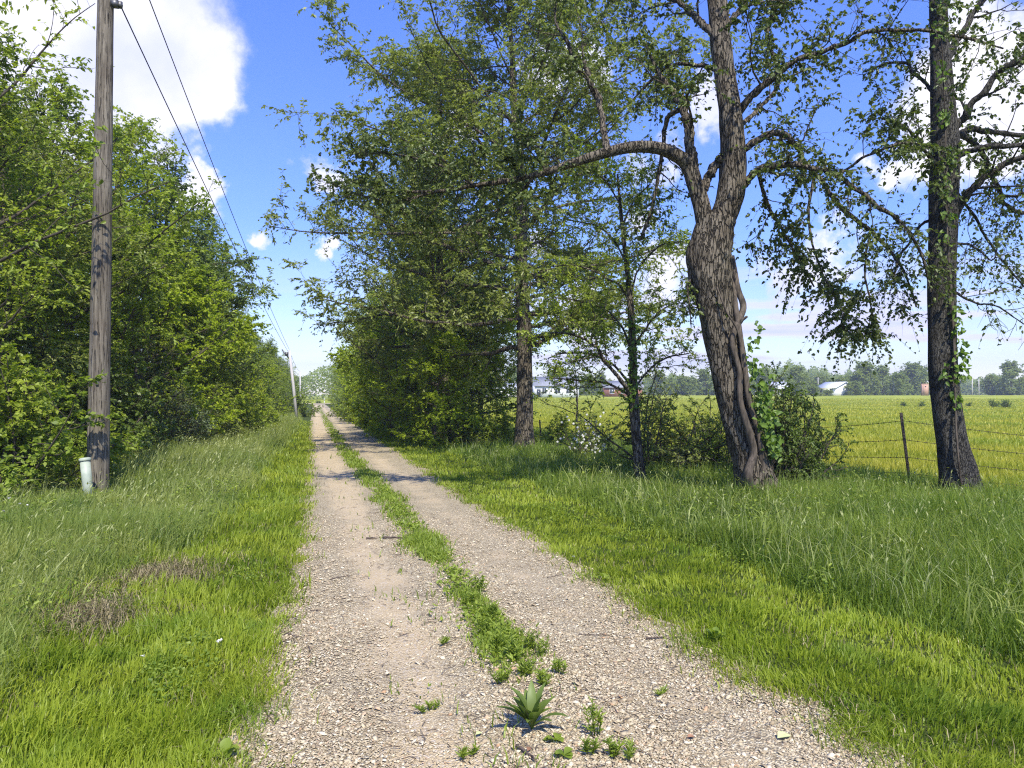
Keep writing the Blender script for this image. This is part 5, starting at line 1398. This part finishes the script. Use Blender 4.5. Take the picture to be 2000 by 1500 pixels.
    rosette('round_leaf_weed', 1085, 1462, 6, .07, .045, 10, 45, 'small weed with rounded leaves right of the plantain')
    rosette('round_leaf_weed', 1100, 1492, 6, .075, .05, 10, 50, 'rounded leaf weed at the bottom edge of the photo')
    # feathery upright weeds
    def feather(px, py, hgt, n_, label, sp=.03):
        x, y = gpt(px, py); z = lane_z(x, y); V = []; S = Solid(); pts = []; dirs = []
        for i in range(n_):
            ox, oy = r.normal(0, sp, 2); hh = hgt*r.uniform(.6, 1.1); S.tube([[ox*.4, oy*.4, 0], [ox*.8, oy*.8, hh*.6], [ox, oy, hh]], [.0025, .002, .001], 4)
            m = 26; t = r.uniform(.15, 1, m); pts.append(np.stack([ox*(.4+.6*t), oy*(.4+.6*t), hh*t], -1)); a = r.uniform(0, 6.28, m); dirs.append(np.stack([np.cos(a), np.sin(a), r.uniform(.3, 1.4, m)], -1))
        root = empty('feathery_weed', (x, y, z), label, 'weed', 'weeds in the gravel lane'); S.build('stem', M['weed'], root)
        p = np.vstack(pts); dd = nrm(np.vstack(dirs)); n = len(p)
        v, q, k = leaves(p, dd, nrm(r.normal(0, .6, (n, 3))+[0, 0, .8]), r.uniform(.02, .05, n), r.uniform(.004, .010, n), r, detail=2)
        mesh_np('foliage', v, [q], M['weed'], root, rnd=np.repeat(r.uniform(.2, 1, n), k))
    for (px, py, h_, n_, lb) in ((1165, 1455, .17, 5, 'upright feathery weed right of the plantain'), (1150, 1490, .07, 4, 'low feathery weed at the bottom edge left of the next one'), (1195, 1494, .08, 4, 'low bright weed at the bottom edge'),
                                 (1228, 1496, .07, 3, 'lowest rightmost feathery weed at the bottom edge'), (1035, 1280, .12, 5, 'dark tufted weed on the right of the strip'), (1060, 1290, .10, 4, 'brownish tufted weed just right of the dark tufted one'),
                                 (1005, 1300, .13, 7, 'bushy feathery weed where the green strip thins out'), (975, 1285, .13, 8, 'dense feathery weed in the strip, left of the bushy one'), (945, 1255, .14, 8, 'feathery weed on the left flank of the strip'),
                                 (1020, 1335, .10, 6, 'yellowish feathery weed at the strip\'s near end'), (980, 1345, .07, 5, 'pale low weed left of the strip\'s near end'), (960, 1225, .14, 8, 'taller leafy weed in the strip'), (1090, 1325, .08, 4, 'small reddish tufted weed right of the strip\'s near end'),
                                 (915, 1190, .12, 7, 'leafy weed farther up the strip'), (935, 1165, .12, 7, 'pale leafy weed on the right flank of the strip'), (1060, 1355, .07, 6, 'grey green low weed behind the plantain'), (838, 1390, .04, 3, 'tiny weed alone in the left rut'),
                                 (870, 1262, .04, 3, 'tiny weed in the stones left of the strip'), (912, 1480, .03, 3, 'tiny weed at the bottom left of the plantain'), (1295, 1355, .02, 2, 'tiniest weed in the right rut')):
        feather(px, py, h_, n_, lb)
    # fallen leaves
    def fallen(px, py, L, mt, label, rz):
        x, y = gpt(px, py); v, q, k = leaves(np.array([[0., 0, .008]]), np.array([[math.cos(rz), math.sin(rz), .05]]), np.array([[.1, -.2, 1.]]), np.array([L]), np.array([L*.55]), r, fold=.3)
        # give it a little thickness
        v2 = np.vstack([v, v-[0, 0, .0012]]); o = mesh_np('fallen_leaf', v2, [np.vstack([q, q[:, ::-1]+len(v)])], M[mt], rnd=np.zeros(len(v2))); o.location = (x, y, lane_z(x, y)+.006)
        tag(o, label, 'leaf', 'leaves fallen on the lane')
    fallen(1515, 1447, .09, 'pale_leaf', 'pale yellow green leaf lying in the right rut by the grass', .2)
    fallen(1340, 1447, .045, 'dead_leaf', 'small reddish brown leaf lying in the right rut', .1)
    fallen(1030, 1481, .045, 'dead_leaf', 'curled brown leaf beneath the plantain', 1.0)
    fallen(930, 1443, .04, 'pale_leaf', 'small pale leaf on the stones left of the plantain', .5)
    # a few broad plants in the mown grass
    for (px, py, n_, L_, lb) in ((1178, 1140, 5, .12, 'single broad pale leaved plant in the grass edge, upper one'), (1395, 1255, 8, .12, 'broad leaved dock by the right gravel edge'), (440, 1490, 6, .10, 'low broad leaved plant at the bottom of the left verge'), (1862, 1060, 9, .3, 'tall broad leaved weed below the dark straight tree')):
        x, y = gpt(px, py); o = rosette('dock_plant', px, py, n_, L_, .05, 30, 80, lb, 'plant'); o.location = (x, y, gz(x, y)+.03)
build_details()

# ------------------------------------------------------------------ the air
def build_haze():
    S = Solid(); S.box((300, 700, 29), (1500, 1560, 62)); 
    m, k = mat('haze_air'); pv = k.new('ShaderNodeVolumePrincipled')
    pv.inputs['Color'].default_value = (.86, .92, 1, 1); pv.inputs['Density'].default_value = .0006; pv.inputs['Anisotropy'].default_value = .2
    o = k.new('ShaderNodeOutputMaterial'); k.l.new(pv.outputs[0], o.inputs['Volume'])
    tag(S.build('haze', m, smooth=False), 'thin pale haze over the far field', 'haze', kind='stuff')
build_haze()
